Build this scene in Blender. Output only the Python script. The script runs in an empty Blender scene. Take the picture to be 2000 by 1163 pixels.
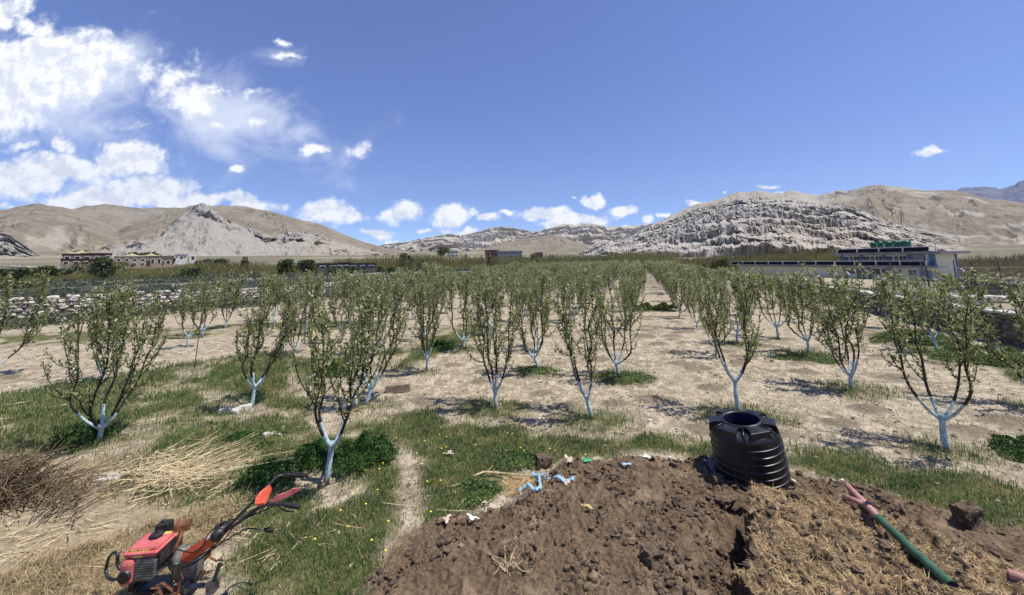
import bpy, math, random
import numpy as np
from mathutils import Vector, Matrix
R_ = math.radians
sc = bpy.context.scene
col = sc.collection
rng = np.random.default_rng(7)

# ------------------------------------------------------------------ camera
EYE = np.array([0.0, 0.0, 3.0])
FPX, PITCH, ROLL, PCY = 750.0, R_(8.5), R_(0.8), 398.0
_F = np.array([0, math.cos(PITCH), math.sin(PITCH)])
_R0 = np.array([1.0, 0, 0]); _U0 = np.array([0, -math.sin(PITCH), math.cos(PITCH)])
_R = math.cos(ROLL) * _R0 - math.sin(ROLL) * _U0
_U = math.sin(ROLL) * _R0 + math.cos(ROLL) * _U0
cam = bpy.data.cameras.new('camera'); camo = bpy.data.objects.new('camera', cam); col.objects.link(camo)
cam.sensor_width = 36; cam.lens = 36 * FPX / 2000; cam.shift_y = -(581.5 - PCY) / 2000
cam.clip_start = 0.1; cam.clip_end = 60000
camo.matrix_world = Matrix(((_R[0], _U[0], -_F[0], EYE[0]), (_R[1], _U[1], -_F[1], EYE[1]), (_R[2], _U[2], -_F[2], EYE[2]), (0, 0, 0, 1)))
sc.camera = camo
def ray(px, py):
    return _F + (px - 1000) / FPX * _R - (py - PCY) / FPX * _U
def gp(px, py, z=0.0):                      # the point of height z seen there
    d = ray(px, py); t = (z - EYE[2]) / d[2]
    return EYE + d * t
def pd(px, py, D):                          # the point seen there at ground distance D
    d = ray(px, py); return EYE + d * (D / math.hypot(d[0], d[1]))

# ------------------------------------------------------------------ light
SUN_EL, SUN_AZ = R_(67), R_(103)
sc.view_settings.view_transform = 'Standard'; sc.view_settings.look = 'None'
sc.view_settings.exposure = 0.32; sc.view_settings.gamma = 1
sl = bpy.data.lights.new('sun', 'SUN'); sl.energy = 4.6; sl.angle = R_(0.5); sl.color = (1, 0.955, 0.88)
so = bpy.data.objects.new('sun', sl); col.objects.link(so)
_sd = Vector((math.sin(SUN_AZ) * math.cos(SUN_EL), math.cos(SUN_AZ) * math.cos(SUN_EL), math.sin(SUN_EL)))
so.rotation_euler = _sd.to_track_quat('Z', 'Y').to_euler()
so.location = (20, 5, 60)

class NT:                                   # tiny node helper
    def __init__(s, tree): s.t = tree; s.n = tree.nodes; s.l = tree.links
    def new(s, kind, **kw):
        n = s.n.new(kind)
        for k, v in kw.items(): setattr(n, k, v)
        return n
    def put(s, sock, v):
        if v is None: return
        if hasattr(v, 'is_linked') or isinstance(v, bpy.types.NodeSocket): s.l.new(v, sock)
        else:
            if sock.type == 'RGBA' and len(v) == 3: v = (*v, 1)
            sock.default_value = v
    def math(s, op, a, b=None, c=None, clamp=False):
        n = s.new('ShaderNodeMath', operation=op, use_clamp=clamp)
        for i, v in enumerate((a, b, c)): s.put(n.inputs[i], v)
        return n.outputs[0]
    def vmath(s, op, a, b=None, scale=None):
        n = s.new('ShaderNodeVectorMath', operation=op)
        s.put(n.inputs[0], a); s.put(n.inputs[1], b)
        if scale is not None: s.put(n.inputs[3], scale)
        return n.outputs['Value'] if op in ('LENGTH', 'DOT_PRODUCT', 'DISTANCE') else n.outputs[0]
    def noise(s, vec, scale, detail=5, rough=0.55, dist=0.0, lac=2.0):
        n = s.new('ShaderNodeTexNoise'); n.inputs['Scale'].default_value = scale
        n.inputs['Detail'].default_value = detail; n.inputs['Roughness'].default_value = rough
        n.inputs['Distortion'].default_value = dist; n.inputs['Lacunarity'].default_value = lac
        s.put(n.inputs['Vector'], vec); return n.outputs[0]
    def ramp(s, fac, a, b, c0=0.0, c1=1.0, smooth=True):
        n = s.new('ShaderNodeMapRange', interpolation_type='SMOOTHSTEP' if smooth else 'LINEAR')
        s.put(n.inputs[0], fac); s.put(n.inputs[1], a); s.put(n.inputs[2], b); s.put(n.inputs[3], c0); s.put(n.inputs[4], c1)
        return n.outputs[0]
    def mix(s, fac, a, b, blend='MIX'):
        n = s.new('ShaderNodeMix', data_type='RGBA', blend_type=blend)
        s.put(n.inputs[0], fac); s.put(n.inputs[6], a); s.put(n.inputs[7], b); return n.outputs[2]
    def attr(s, name): return s.new('ShaderNodeAttribute', attribute_name=name).outputs['Fac']
    def scalev(s, vec, sx, sy, sz):
        return s.vmath('MULTIPLY', vec, (sx, sy, sz))

# ------------------------------------------------------------------ sky and clouds (world)
w = bpy.data.worlds.new('World'); sc.world = w; w.use_nodes = True
T = NT(w.node_tree); w.node_tree.nodes.clear()
sky = T.new('ShaderNodeTexSky'); sky.sky_type = 'NISHITA'; sky.sun_disc = False
sky.sun_elevation = SUN_EL; sky.sun_rotation = SUN_AZ
sky.altitude = 3800; sky.air_density = 1.0; sky.dust_density = 0.3; sky.ozone_density = 1.2
tc = T.new('ShaderNodeTexCoord').outputs['Generated']
sep = T.new('ShaderNodeSeparateXYZ'); T.put(sep.inputs[0], tc)
ysafe = T.math('MAXIMUM', sep.outputs[1], 0.02)
U = T.math('DIVIDE', sep.outputs[0], ysafe); V = T.math('DIVIDE', sep.outputs[2], ysafe)
comb = T.new('ShaderNodeCombineXYZ'); T.put(comb.inputs[0], U); T.put(comb.inputs[1], V)
P0 = comb.outputs[0]
warpn = T.new('ShaderNodeTexNoise'); warpn.inputs['Scale'].default_value = 9; warpn.inputs['Detail'].default_value = 4
T.put(warpn.inputs['Vector'], P0)
warp = T.vmath('SCALE', T.vmath('SUBTRACT', warpn.outputs['Color'], (0.5, 0.5, 0.5)), scale=0.09)
PW = T.vmath('ADD', P0, warp)
def uv(px, py): d = ray(px, py); return d[0] / d[1], d[2] / d[1]
def field(blobs, P):
    out = None
    for (px, py, rx, ry, s) in blobs:
        u0, v0 = uv(px, py)
        dd = T.vmath('MULTIPLY', T.vmath('SUBTRACT', P, (u0, v0, 0)), (FPX / rx, FPX / ry, 0))
        f = T.math('MULTIPLY_ADD', T.vmath('LENGTH', dd), -s, s)
        out = f if out is None else T.math('MAXIMUM', out, f)
    return out
cum = [(0, 20, 75, 60, 1), (60, 60, 50, 40, .7), (30, 150, 210, 110, 1.3), (150, 110, 170, 70, .9), (-60, 220, 200, 70, 1),
       (385, 190, 62, 45, 1.0), (345, 150, 60, 55, .5), (295, 140, 50, 60, .45), (120, 278, 32, 20, .8), (45, 282, 34, 14, .7),
       (250, 315, 105, 48, 1.2), (110, 335, 130, 45, 1.2), (20, 350, 90, 50, 1.1), (290, 375, 110, 38, 1.2), (380, 398, 90, 22, 1.1), (190, 390, 120, 26, 1.1), (30, 402, 50, 14, .9),
       (475, 400, 85, 20, 1.1), (640, 412, 62, 26, 1.1), (690, 420, 34, 14, .8), (790, 419, 50, 24, 1.15), (882, 425, 46, 24, 1.15),
       (733, 450, 30, 12, 1), (762, 461, 16, 7, .9), (920, 421, 22, 12, .7), (950, 430, 30, 13, 1), (985, 422, 22, 8, .8), (825, 451, 20, 7, .8), (880, 449, 22, 8, .8), (920, 453, 30, 8, .9),
       (1060, 422, 62, 20, 1.15), (1100, 432, 60, 13, .9), (1163, 392, 42, 17, 1.15), (1117, 386, 12, 5, .8), (1218, 417, 34, 13, 1), (1145, 430, 60, 17, 1.1), (1085, 440, 50, 10, 1), (1225, 440, 26, 6, 1),
       (1270, 432, 16, 10, 1), (1298, 425, 16, 7, .9), (1357, 399, 24, 8, .9), (1390, 392, 14, 5, .8), (1493, 362, 28, 6, .9), (1417, 373, 10, 4, .7), (1520, 375, 14, 5, .8), (1808, 298, 44, 13, .85),
       (622, 285, 38, 14, .9), (700, 292, 26, 16, .5), (452, 335, 20, 10, .9), (500, 183, 32, 14, .5), (548, 90, 28, 12, .55), (560, 114, 42, 10, .6), (282, 245, 50, 12, .5), (420, 250, 40, 14, .4), (500, 240, 40, 16, .35)]
wis = [(60, 170, 330, 150, .9), (220, 110, 160, 90, .6), (360, 190, 150, 90, .5), (470, 240, 190, 95, .75), (560, 260, 110, 60, .5), (430, 170, 120, 60, .35), (630, 300, 130, 60, .25), (180, 250, 250, 60, .4), (540, 110, 60, 30, .3), (200, 330, 260, 90, .35)]
n1 = T.noise(P0, 15, 9, 0.66)
n1b = T.noise(T.vmath('ADD', P0, (0.012, 0.022, 0)), 15, 9, 0.66)
F1 = T.math('MULTIPLY_ADD', T.math('SUBTRACT', n1, 0.5), 2.1, field(cum, PW))
D1 = T.math('MULTIPLY', T.ramp(F1, -0.02, 0.62), .97)
n2 = T.noise(T.vmath('MULTIPLY', P0, (1, 1.5, 1)), 5.5, 10, 0.62, 0.6)
F2 = T.math('MULTIPLY_ADD', T.math('SUBTRACT', n2, 0.5), 1.5, field(wis, P0))
D2 = T.math('MULTIPLY', T.ramp(F2, -0.05, 0.75), 0.72)
front = T.ramp(sep.outputs[1], 0.05, 0.2)
shade = T.math('ADD', T.ramp(T.math('SUBTRACT', n1, n1b), -0.10, 0.07, 0.0, 0.75), T.ramp(F1, 0.9, 0.2, 0.0, 0.3))
ccol = T.mix(T.math('MINIMUM', shade, 1.0), (7.2, 7.6, 8.5), (10.6, 10.7, 10.8))
elev = T.ramp(sep.outputs[2], 0.0, 0.55)
tint = T.mix(elev, (.96, 1.08, 1.40), (1.22, 1.30, 1.80))
skyc = T.mix(1.0, sky.outputs[0], tint, 'MULTIPLY')
c = T.mix(T.math('MULTIPLY', D2, front), skyc, (8.6, 9.1, 10.2))
c = T.mix(T.math('MULTIPLY', D1, front), c, ccol)
bg = T.new('ShaderNodeBackground'); T.put(bg.inputs[0], c); bg.inputs[1].default_value = 0.092
wo = T.new('ShaderNodeOutputWorld'); T.l.new(bg.outputs[0], wo.inputs[0])
w.cycles.sampling_method = 'MANUAL'; w.cycles.sample_map_resolution = 512

# ------------------------------------------------------------------ noise
def _h(ix, iy, iz):
    h = (ix.astype(np.int64) * 374761393 + iy.astype(np.int64) * 668265263 + iz * 2147483647 * 3) & 0xffffffff
    h = ((h ^ (h >> 13)) * 1274126177) & 0xffffffff
    h = ((h ^ (h >> 16)) * 2246822519) & 0xffffffff
    return ((h ^ (h >> 15)) & 0xffffff) / float(0xffffff)
def vn(x, y, s=0):
    ix = np.floor(x); iy = np.floor(y); fx = x - ix; fy = y - iy
    fx = fx * fx * fx * (fx * (fx * 6 - 15) + 10); fy = fy * fy * fy * (fy * (fy * 6 - 15) + 10)
    a = _h(ix, iy, s); b = _h(ix + 1, iy, s); c_ = _h(ix, iy + 1, s); d = _h(ix + 1, iy + 1, s)
    return (a + (b - a) * fx) + ((c_ + (d - c_) * fx) - (a + (b - a) * fx)) * fy
def fbm(x, y, o=5, s=0, g=0.5):
    t = 0; a = 1; n = 0
    for i in range(o):
        t = t + a * (vn(x, y, s + i * 17) - 0.5); n += a; a *= g; x, y = (x * 1.6 + y * 1.2) + 3.1, (y * 1.6 - x * 1.2) + 7.7
    return t / n * 2
def ridged(x, y, o=5, s=0, g=0.5):
    t = 0; a = 1; n = 0
    for i in range(o):
        t = t + a * (1 - np.abs(2 * vn(x, y, s + i * 17) - 1)); n += a; a *= g; x, y = (x * 1.6 + y * 1.2) + 3.1, (y * 1.6 - x * 1.2) + 7.7
    return t / n
def sstep(a, b, x):
    t = np.clip((x - a) / (b - a), 0, 1); return t * t * (3 - 2 * t)

# ------------------------------------------------------------------ mesh building
class MB:
    def __init__(s): s.V = []; s.F = {}; s.n = 0; s.A = []
    def add(s, V, F, mi=0):
        V = np.asarray(V, float).reshape(-1, 3); F = np.asarray(F, np.int64)
        if len(F) == 0: return s
        s.V.append(V); s.F.setdefault(F.shape[1], []).append((F + s.n, mi)); s.n += len(V); return s
    def build(s, name, mats, parent=None, smooth=False, off=None, attrs=None):
        me = bpy.data.meshes.new(name)
        V = np.concatenate(s.V) if s.V else np.zeros((0, 3))
        if off is not None: V = V - np.asarray(off)
        me.vertices.add(len(V)); me.vertices.foreach_set('co', V.astype(np.float32).ravel())
        idx = []; st = []; tot = []; mi = []; k = 0
        for n in sorted(s.F):
            for (f, m) in s.F[n]:
                idx.append(f.ravel()); c_ = len(f)
                st.append(k + np.arange(c_) * n); tot.append(np.full(c_, n)); mi.append(np.full(c_, m)); k += c_ * n
        idx = np.concatenate(idx); st = np.concatenate(st); tot = np.concatenate(tot); mi = np.concatenate(mi)
        me.loops.add(len(idx)); me.loops.foreach_set('vertex_index', idx.astype(np.int32))
        me.polygons.add(len(st)); me.polygons.foreach_set('loop_start', st.astype(np.int32))
        me.polygons.foreach_set('loop_total', tot.astype(np.int32))
        me.polygons.foreach_set('material_index', mi.astype(np.int32))
        me.polygons.foreach_set('use_smooth', np.full(len(st), smooth))
        if not isinstance(mats, (list, tuple)): mats = [mats]
        for m in mats: me.materials.append(m)
        for k_, v in (attrs or {}).items():
            a = me.attributes.new(k_, 'FLOAT', 'POINT'); a.data.foreach_set('value', np.asarray(v, np.float32))
        me.update(calc_edges=True)
        o = bpy.data.objects.new(name, me); col.objects.link(o)
        if parent is not None: o.parent = parent
        return o
BOXF = np.array([[0, 3, 2, 1], [4, 5, 6, 7], [0, 1, 5, 4], [1, 2, 6, 5], [2, 3, 7, 6], [3, 0, 4, 7]])
def box(mb, c, s, rot=0.0, taper=1.0, mi=0, M=None):
    x, y, z = np.array(s) / 2.0
    v = np.array([[-x, -y, -z], [x, -y, -z], [x, y, -z], [-x, y, -z], [-x * taper, -y * taper, z], [x * taper, -y * taper, z], [x * taper, y * taper, z], [-x * taper, y * taper, z]])
    if M is not None: v = v @ np.asarray(M).T
    if rot: v = v @ np.array([[math.cos(rot), math.sin(rot), 0], [-math.sin(rot), math.cos(rot), 0], [0, 0, 1]])
    mb.add(v + np.array(c), BOXF, mi); return mb
def bbox(mb, c, s, b=0.02, M=None, rot=0.0, mi=0, seg=3):
    """box with rounded vertical corners and a bevelled top and bottom"""
    x, y, z = np.array(s) / 2.0; b = min(b, x * .95, y * .95, z * .95)
    prof = [(b, -z), (b * .3, -z + b * .3), (0, -z + b), (0, z - b), (b * .3, z - b * .3), (b, z)]
    rings = []
    for ins, zz in prof:
        pts = []
        for (sx, sy, a0) in ((1, 1, 0), (-1, 1, 90), (-1, -1, 180), (1, -1, 270)):
            for k in range(seg + 1):
                a = R_(a0 + 90 * k / seg)
                pts.append([sx * (x - b) + (b - ins) * math.cos(a), sy * (y - b) + (b - ins) * math.sin(a), zz])
        rings.append(pts)
    V = np.array(rings).reshape(-1, 3); n = len(rings[0]); F = []
    for i in range(len(rings) - 1):
        for j in range(n): F.append([i * n + j, i * n + (j + 1) % n, (i + 1) * n + (j + 1) % n, (i + 1) * n + j])
    if M is not None: V = V @ np.asarray(M).T
    if rot: V = V @ np.array([[math.cos(rot), math.sin(rot), 0], [-math.sin(rot), math.cos(rot), 0], [0, 0, 1]])
    V = V + np.array(c)
    k = mb.n
    mb.add(V, F, mi)
    mb.F.setdefault(n, []).append((np.array([[k + j for j in range(n)][::-1], [k + (len(rings) - 1) * n + j for j in range(n)]]), mi))
    return mb
def tube(mb, pts, rad, n=6, cap=True, mi=0):
    P = np.asarray(pts, float); m = len(P)
    rad = np.full(m, rad) if np.isscalar(rad) else np.asarray(rad, float)
    tg = np.gradient(P, axis=0); tg /= np.linalg.norm(tg, axis=1)[:, None] + 1e-12
    ref = np.array([0, 0, 1.0]) if abs(tg[0][2]) < .9 else np.array([1.0, 0, 0])
    a = np.arange(n) * 2 * math.pi / n; rings = []
    u = np.cross(tg[0], ref); u /= np.linalg.norm(u)
    for i in range(m):
        u = u - tg[i] * np.dot(u, tg[i]); u /= np.linalg.norm(u) + 1e-12; v = np.cross(tg[i], u)
        rings.append(P[i] + rad[i] * (np.cos(a)[:, None] * u + np.sin(a)[:, None] * v))
    V = np.concatenate(rings); j = np.arange(n); F = []
    for i in range(m - 1):
        F.append(np.stack([i * n + j, i * n + (j + 1) % n, (i + 1) * n + (j + 1) % n, (i + 1) * n + j], 1))
    k = mb.n
    mb.add(V, np.concatenate(F), mi)
    if cap: mb.F.setdefault(n, []).append((np.array([(k + j)[::-1], k + (m - 1) * n + j]), mi))
    return mb
def lathe(mb, prof, n=32, c=(0, 0, 0), M=None, mi=0):
    a = np.arange(n) * 2 * math.pi / n
    V = np.concatenate([np.stack([r * np.cos(a), r * np.sin(a), np.full(n, z)], 1) for r, z in prof])
    if M is not None: V = V @ np.asarray(M).T
    j = np.arange(n); F = [np.stack([i * n + j, i * n + (j + 1) % n, (i + 1) * n + (j + 1) % n, (i + 1) * n + j], 1) for i in range(len(prof) - 1)]
    mb.add(V + np.array(c), np.concatenate(F), mi); return mb
def bez(pts, n=10):
    """Catmull-Rom through the points"""
    P = np.asarray(pts, float); P = np.vstack([2 * P[0] - P[1], P, 2 * P[-1] - P[-2]]); out = []
    for i in range(1, len(P) - 2):
        for k in range(n):
            t = k / n
            out.append(.5 * ((2 * P[i]) + (-P[i - 1] + P[i + 1]) * t + (2 * P[i - 1] - 5 * P[i] + 4 * P[i + 1] - P[i + 2]) * t * t + (-P[i - 1] + 3 * P[i] - 3 * P[i + 1] + P[i + 2]) * t ** 3))
    out.append(P[-2]); return np.array(out)
_ico = {}
def ico(sub):
    if sub not in _ico:
        import bmesh
        bm = bmesh.new(); bmesh.ops.create_icosphere(bm, subdivisions=sub, radius=1); bm.verts.ensure_lookup_table()
        _ico[sub] = (np.array([v.co[:] for v in bm.verts]), np.array([[v.index for v in f.verts] for f in bm.faces])); bm.free()
    return _ico[sub]
def stone(mb, c, s, r, sub=2, rough=.18, rot=None, flat=.85, mi=0):
    V, F = ico(sub); V = np.clip(V * 1.25, -flat, flat)
    o_ = r.uniform(0, 99); V = V * (1 + (fbm(V[:, 0] * 1.3 + V[:, 2] * .9 + o_, V[:, 1] * 1.3 - V[:, 2] * .7, 4, 5)[:, None] * rough * 1.6 if sub > 2 else r.uniform(-rough, rough, (len(V), 1))))
    V = V * np.array(s) / 2
    a = r.uniform(0, 6.28) if rot is None else rot
    V = V @ np.array([[math.cos(a), math.sin(a), 0], [-math.sin(a), math.cos(a), 0], [0, 0, 1]])
    mb.add(V + np.array(c), F, mi)
def quads(mb, C, A, B, mi=0):
    """many leaf-like rhombi: centre C, half axes A (long) and B (short)"""
    n = len(C); V = np.stack([C - A, C + B, C + A, C - B], 1).reshape(-1, 3)
    F = (np.arange(n) * 4)[:, None] + np.array([[0, 1, 2, 3]]); mb.add(V, F, mi)
def rdir(n, r, up=0.0):
    v = r.normal(size=(n, 3)); v[:, 2] += up; return v / np.linalg.norm(v, axis=1)[:, None]

def tag(o, label=None, cat=None, group=None, kind=None):
    if label: o['label'] = label
    if cat: o['category'] = cat
    if group: o['group'] = group
    if kind: o['kind'] = kind
    return o
def thing(name, label, cat, loc=(0, 0, 0), group=None, rz=0.0):
    o = bpy.data.objects.new(name, None); col.objects.link(o); o.location = tuple(float(v) for v in loc); o.rotation_euler = (0, 0, rz)
    o.empty_display_size = .2
    return tag(o, label, cat, group)

# ------------------------------------------------------------------ materials
def mat(name, build):
    m = bpy.data.materials.new(name); m.use_nodes = True; t = NT(m.node_tree); m.node_tree.nodes.clear()
    b = t.new('ShaderNodeBsdfPrincipled'); o = t.new('ShaderNodeOutputMaterial'); t.l.new(b.outputs[0], o.inputs[0])
    b.inputs['Specular IOR Level'].default_value = 0.3
    build(t, b, o); return m
def simple(name, c1, c2, scale=6.0, rough=0.8, bump=0.0, bscale=None, metal=0.0, spec=0.3, detail=5, dirt=None, stretch=None):
    def f(t, b, o):
        P = t.new('ShaderNodeTexCoord').outputs['Object']
        if stretch: P = t.scalev(P, *stretch)
        n = t.noise(P, scale, detail, .6)
        cc = t.mix(t.ramp(n, .32, .68), c1, c2)
        if dirt: cc = t.mix(t.ramp(t.noise(P, scale * .35, 6, .65), .5, .72, 0, dirt[1]), cc, dirt[0])
        t.put(b.inputs['Base Color'], cc); b.inputs['Roughness'].default_value = rough; b.inputs['Metallic'].default_value = metal
        b.inputs['Specular IOR Level'].default_value = spec
        if bump:
            bp = t.new('ShaderNodeBump'); bp.inputs['Strength'].default_value = bump; bp.inputs['Distance'].default_value = .02
            t.put(bp.inputs['Height'], t.noise(P, bscale or scale * 3, 6, .65)); t.put(b.inputs['Normal'], bp.outputs[0])
    return mat(name, f)
def leafy(name, c1, c2, scale=14.0, trans=0.35, rough=.55, c3=None):
    def f(t, b, o):
        P = t.new('ShaderNodeTexCoord').outputs['Object']
        g = t.new('ShaderNodeNewGeometry')
        cc = t.mix(t.ramp(t.noise(P, scale, 4, .7), .33, .67), c1, c2)
        rnd = t.new('ShaderNodeTexWhiteNoise'); t.put(rnd.inputs['Vector'], t.vmath('SNAP', P, (.035, .035, .035)))
        if c3: cc = t.mix(t.ramp(rnd.outputs[0], .55, 1.0, 0, .8), cc, c3)
        t.put(b.inputs['Base Color'], cc); b.inputs['Roughness'].default_value = rough; b.inputs['Specular IOR Level'].default_value = .25
        tr = t.new('ShaderNodeBsdfTranslucent'); t.put(tr.inputs[0], cc)
        mx = t.new('ShaderNodeMixShader'); mx.inputs[0].default_value = trans
        t.l.new(b.outputs[0], mx.inputs[1]); t.l.new(tr.outputs[0], mx.inputs[2]); t.l.new(mx.outputs[0], o.inputs[0])
    return mat(name, f)
M_leaf = leafy('apple_leaf', (.12, .15, .038), (.33, .36, .115), 9, .48, c3=(.60, .60, .36))
M_leaf_far = leafy('apple_leaf_far', (.15, .18, .05), (.36, .385, .145), 5, .48, c3=(.60, .60, .38))
M_bloss = leafy('blossom', (.72, .66, .62), (.85, .82, .78), 9, .3)
M_bark = simple('bark', (.025, .02, .016), (.07, .055, .042), 30, .85, .5)
def _paint(t, b, o):
    P = t.new('ShaderNodeTexCoord').outputs['Object']; s = t.new('ShaderNodeSeparateXYZ'); t.put(s.inputs[0], P)
    cc = t.mix(t.ramp(t.noise(P, 9, 5, .6), .35, .65), (.33, .46, .49), (.52, .63, .65))
    fl = t.noise(t.scalev(P, 1, 1, .4), 38, 6, .75); cc = t.mix(t.ramp(fl, .54, .62, 0, .85), cc, (.085, .065, .05))
    cc = t.mix(t.ramp(t.noise(t.scalev(P, 1, 1, .25), 12, 5, .7), .55, .68, 0, .7), cc, (.20, .19, .165))
    mud = t.math('ADD', s.outputs[2], t.math('MULTIPLY', t.noise(P, 25, 4, .7), -.16)); cc = t.mix(t.ramp(mud, .06, -.02), cc, (.26, .21, .15))
    t.put(b.inputs['Base Color'], cc); b.inputs['Roughness'].default_value = .9; b.inputs['Specular IOR Level'].default_value = .15
    bp = t.new('ShaderNodeBump'); bp.inputs['Strength'].default_value = .8; bp.inputs['Distance'].default_value = .01
    t.put(bp.inputs['Height'], fl); t.put(b.inputs['Normal'], bp.outputs[0])
M_paint = mat('painted_bark', _paint)
M_grass = leafy('grass_blade', (.06, .13, .03), (.18, .27, .075), 1.6, .35, c3=(.40, .37, .20))
M_dry = leafy('dry_grass', (.36, .27, .14), (.62, .50, .30), 2.5, .25, c3=(.20, .14, .07))
M_straw = leafy('straw', (.42, .29, .13), (.66, .50, .27), 8, .15, c3=(.24, .15, .07))
M_clover = leafy('clover_leaf', (.03, .075, .018), (.09, .17, .04), 6, .25)
# ------------------------------------------------------------------ masks of the near ground
def poly(*pts): return np.array([gp(x, y)[:2] for x, y in pts])
def sdf(P, x, y):
    """signed distance to polygon, negative inside"""
    d = np.full(x.shape, 1e18); ins = np.zeros(x.shape, bool); n = len(P)
    for i in range(n):
        a = P[i]; b = P[(i + 1) % n]; e = b - a; wx = x - a[0]; wy = y - a[1]
        t = np.clip((wx * e[0] + wy * e[1]) / (e @ e + 1e-12), 0, 1)
        d = np.minimum(d, (wx - e[0] * t) ** 2 + (wy - e[1] * t) ** 2)
        c = (a[1] > y) != (b[1] > y)
        xs = a[0] + (y - a[1]) * (e[0] / (e[1] if abs(e[1]) > 1e-12 else 1e-12))
        ins ^= c & (x < xs)
    return np.where(ins, -1, 1) * np.sqrt(d)
GR = [poly((180, 880), (330, 870), (600, 862), (560, 930), (470, 960), (400, 1020), (330, 985), (240, 990)),
      poly((-600, 800), (0, 775), (130, 748), (300, 728), (480, 690), (560, 690), (560, 760), (620, 800), (600, 850), (520, 870), (330, 885), (200, 870), (0, 920), (-700, 960)),
      poly((690, 805), (760, 808), (850, 800), (890, 825), (1000, 845), (1100, 858), (1300, 858), (1400, 868), (1540, 878), (1700, 905), (1850, 932), (2050, 990), (2600, 1150), (2600, 1330), (2050, 1095), (1900, 1040), (1780, 1000), (1640, 955), (1550, 925), (1400, 905), (1250, 895), (1100, 905), (1045, 900), (960, 990), (900, 1055), (820, 1040), (815, 900), (720, 850), (650, 850)),
      poly((460, 930), (600, 850), (770, 850), (790, 930), (775, 1040), (740, 1130), (720, 1500), (330, 1500), (420, 1163), (470, 1010)),
      poly((700, 760), (830, 700), (900, 672), (980, 640), (900, 632), (800, 672), (690, 705), (560, 700), (600, 760)),
      poly((1690, 650), (1760, 640), (1830, 668), (1900, 690), (1860, 700), (1780, 690)),
      poly((0, 655), (560, 628), (760, 628), (760, 640), (420, 655), (0, 680)),
      poly((1240, 598), (1310, 598), (1320, 609), (1245, 609)),
      poly((1900, 690), (2600, 760), (2600, 860), (2000, 750))]
BARE = [poly((590, 940), (700, 925), (720, 970), (600, 1010)), poly((775, 870), (810, 870), (830, 1000), (800, 1120), (760, 1120), (785, 1000)),
        poly((390, 770), (450, 765), (540, 790), (560, 815), (420, 808)), poly((640, 740), (720, 700), (800, 690), (740, 760), (660, 790))]
DUNG = poly((760, 1085), (900, 1005), (985, 985), (1045, 925), (1110, 905), (1250, 893), (1400, 905), (1560, 925), (1640, 948), (1780, 985), (1900, 1025), (2050, 1080), (2600, 1290), (2600, 2200), (500, 2200), (715, 1180))
HEAP = np.array([gp(x, y, .38)[:2] for x, y in ((1452, 990), (1468, 950), (1500, 945), (1545, 962), (1640, 945), (1780, 990), (1900, 1030), (2050, 1085), (2500, 1250), (3200, 2400), (1400, 2400), (1440, 1250), (1450, 1163), (1462, 1050))])
DRY = poly((-500, 900), (0, 900), (120, 905), (230, 900), (330, 950), (430, 985), (440, 1060), (360, 1100), (300, 1200), (330, 2000), (-1500, 2000))
STK = poly((150, 900), (300, 885), (480, 885), (590, 890), (560, 930), (450, 990), (300, 1000), (150, 980))
WR0, WQ = 11.8, None
def rq(x, y): a = R_(18); return x * math.cos(a) - y * math.sin(a), x * math.sin(a) + y * math.cos(a)
def xy(r, q): a = R_(18); return r * math.cos(a) + q * math.sin(a), -r * math.sin(a) + q * math.cos(a)

near_px = [(190, 868, 1.0), (490, 797, .95), (637, 948, 1.0), (715, 793, 1.0), (834, 728, .95), (907, 683, 1.0), (970, 800, .95), (1048, 727, .95),
           (1156, 822, .97), (1208, 738, .95), (1444, 812, 1.05), (1578, 695, .95), (1663, 765, 1.05), (1852, 887, 1.02), (1520, 662, .95),
           (2045, 800, 1.0), (-25, 742, 1.05), (200, 752, .95), (395, 657, 1.0), (535, 636, .95), (1830, 690, .9), (1440, 672, .9)]
near_xy = [(gp(x, y)[0], gp(x, y)[1], s, x) for x, y, s in near_px]

mr = np.random.default_rng(11)
MOUNDS = []
for (px, py, r, h) in [(1280, 785, .42, .10), (1060, 770, .3, .07), (1270, 870, .4, .08), (1105, 795, .3, .09), (930, 790, .3, .08), (1040, 735, .3, .08), (1310, 690, .4, .08), (1250, 655, .4, .08),
                       (1290, 640, .35, .08), (1700, 805, .38, .12), (1640, 832, .3, .08), (1900, 850, .4, .12), (1970, 830, .45, .12), (940, 748, .28, .10), (950, 730, .28, .10), (885, 715, .3, .08), (1330, 715, .4, .08),
                       (1570, 730, .4, .08), (1010, 800, .3, .07), (830, 785, .35, .07), (1620, 700, .4, .07), (1200, 790, .3, .06), (1390, 760, .35, .07), (1750, 740, .4, .08), (1370, 840, .35, .06)]:
    p = gp(px, py); MOUNDS.append((p[0], p[1], r, h))
for i in range(620):
    r = -9 + mr.integers(0, 16) * 1.3 + mr.normal() * .25; q = mr.uniform(11, 75); X, Y = xy(r, q)
    if Y > 10.5: MOUNDS.append((X, Y, mr.uniform(.22, .5), mr.uniform(.05, .13)))

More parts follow.
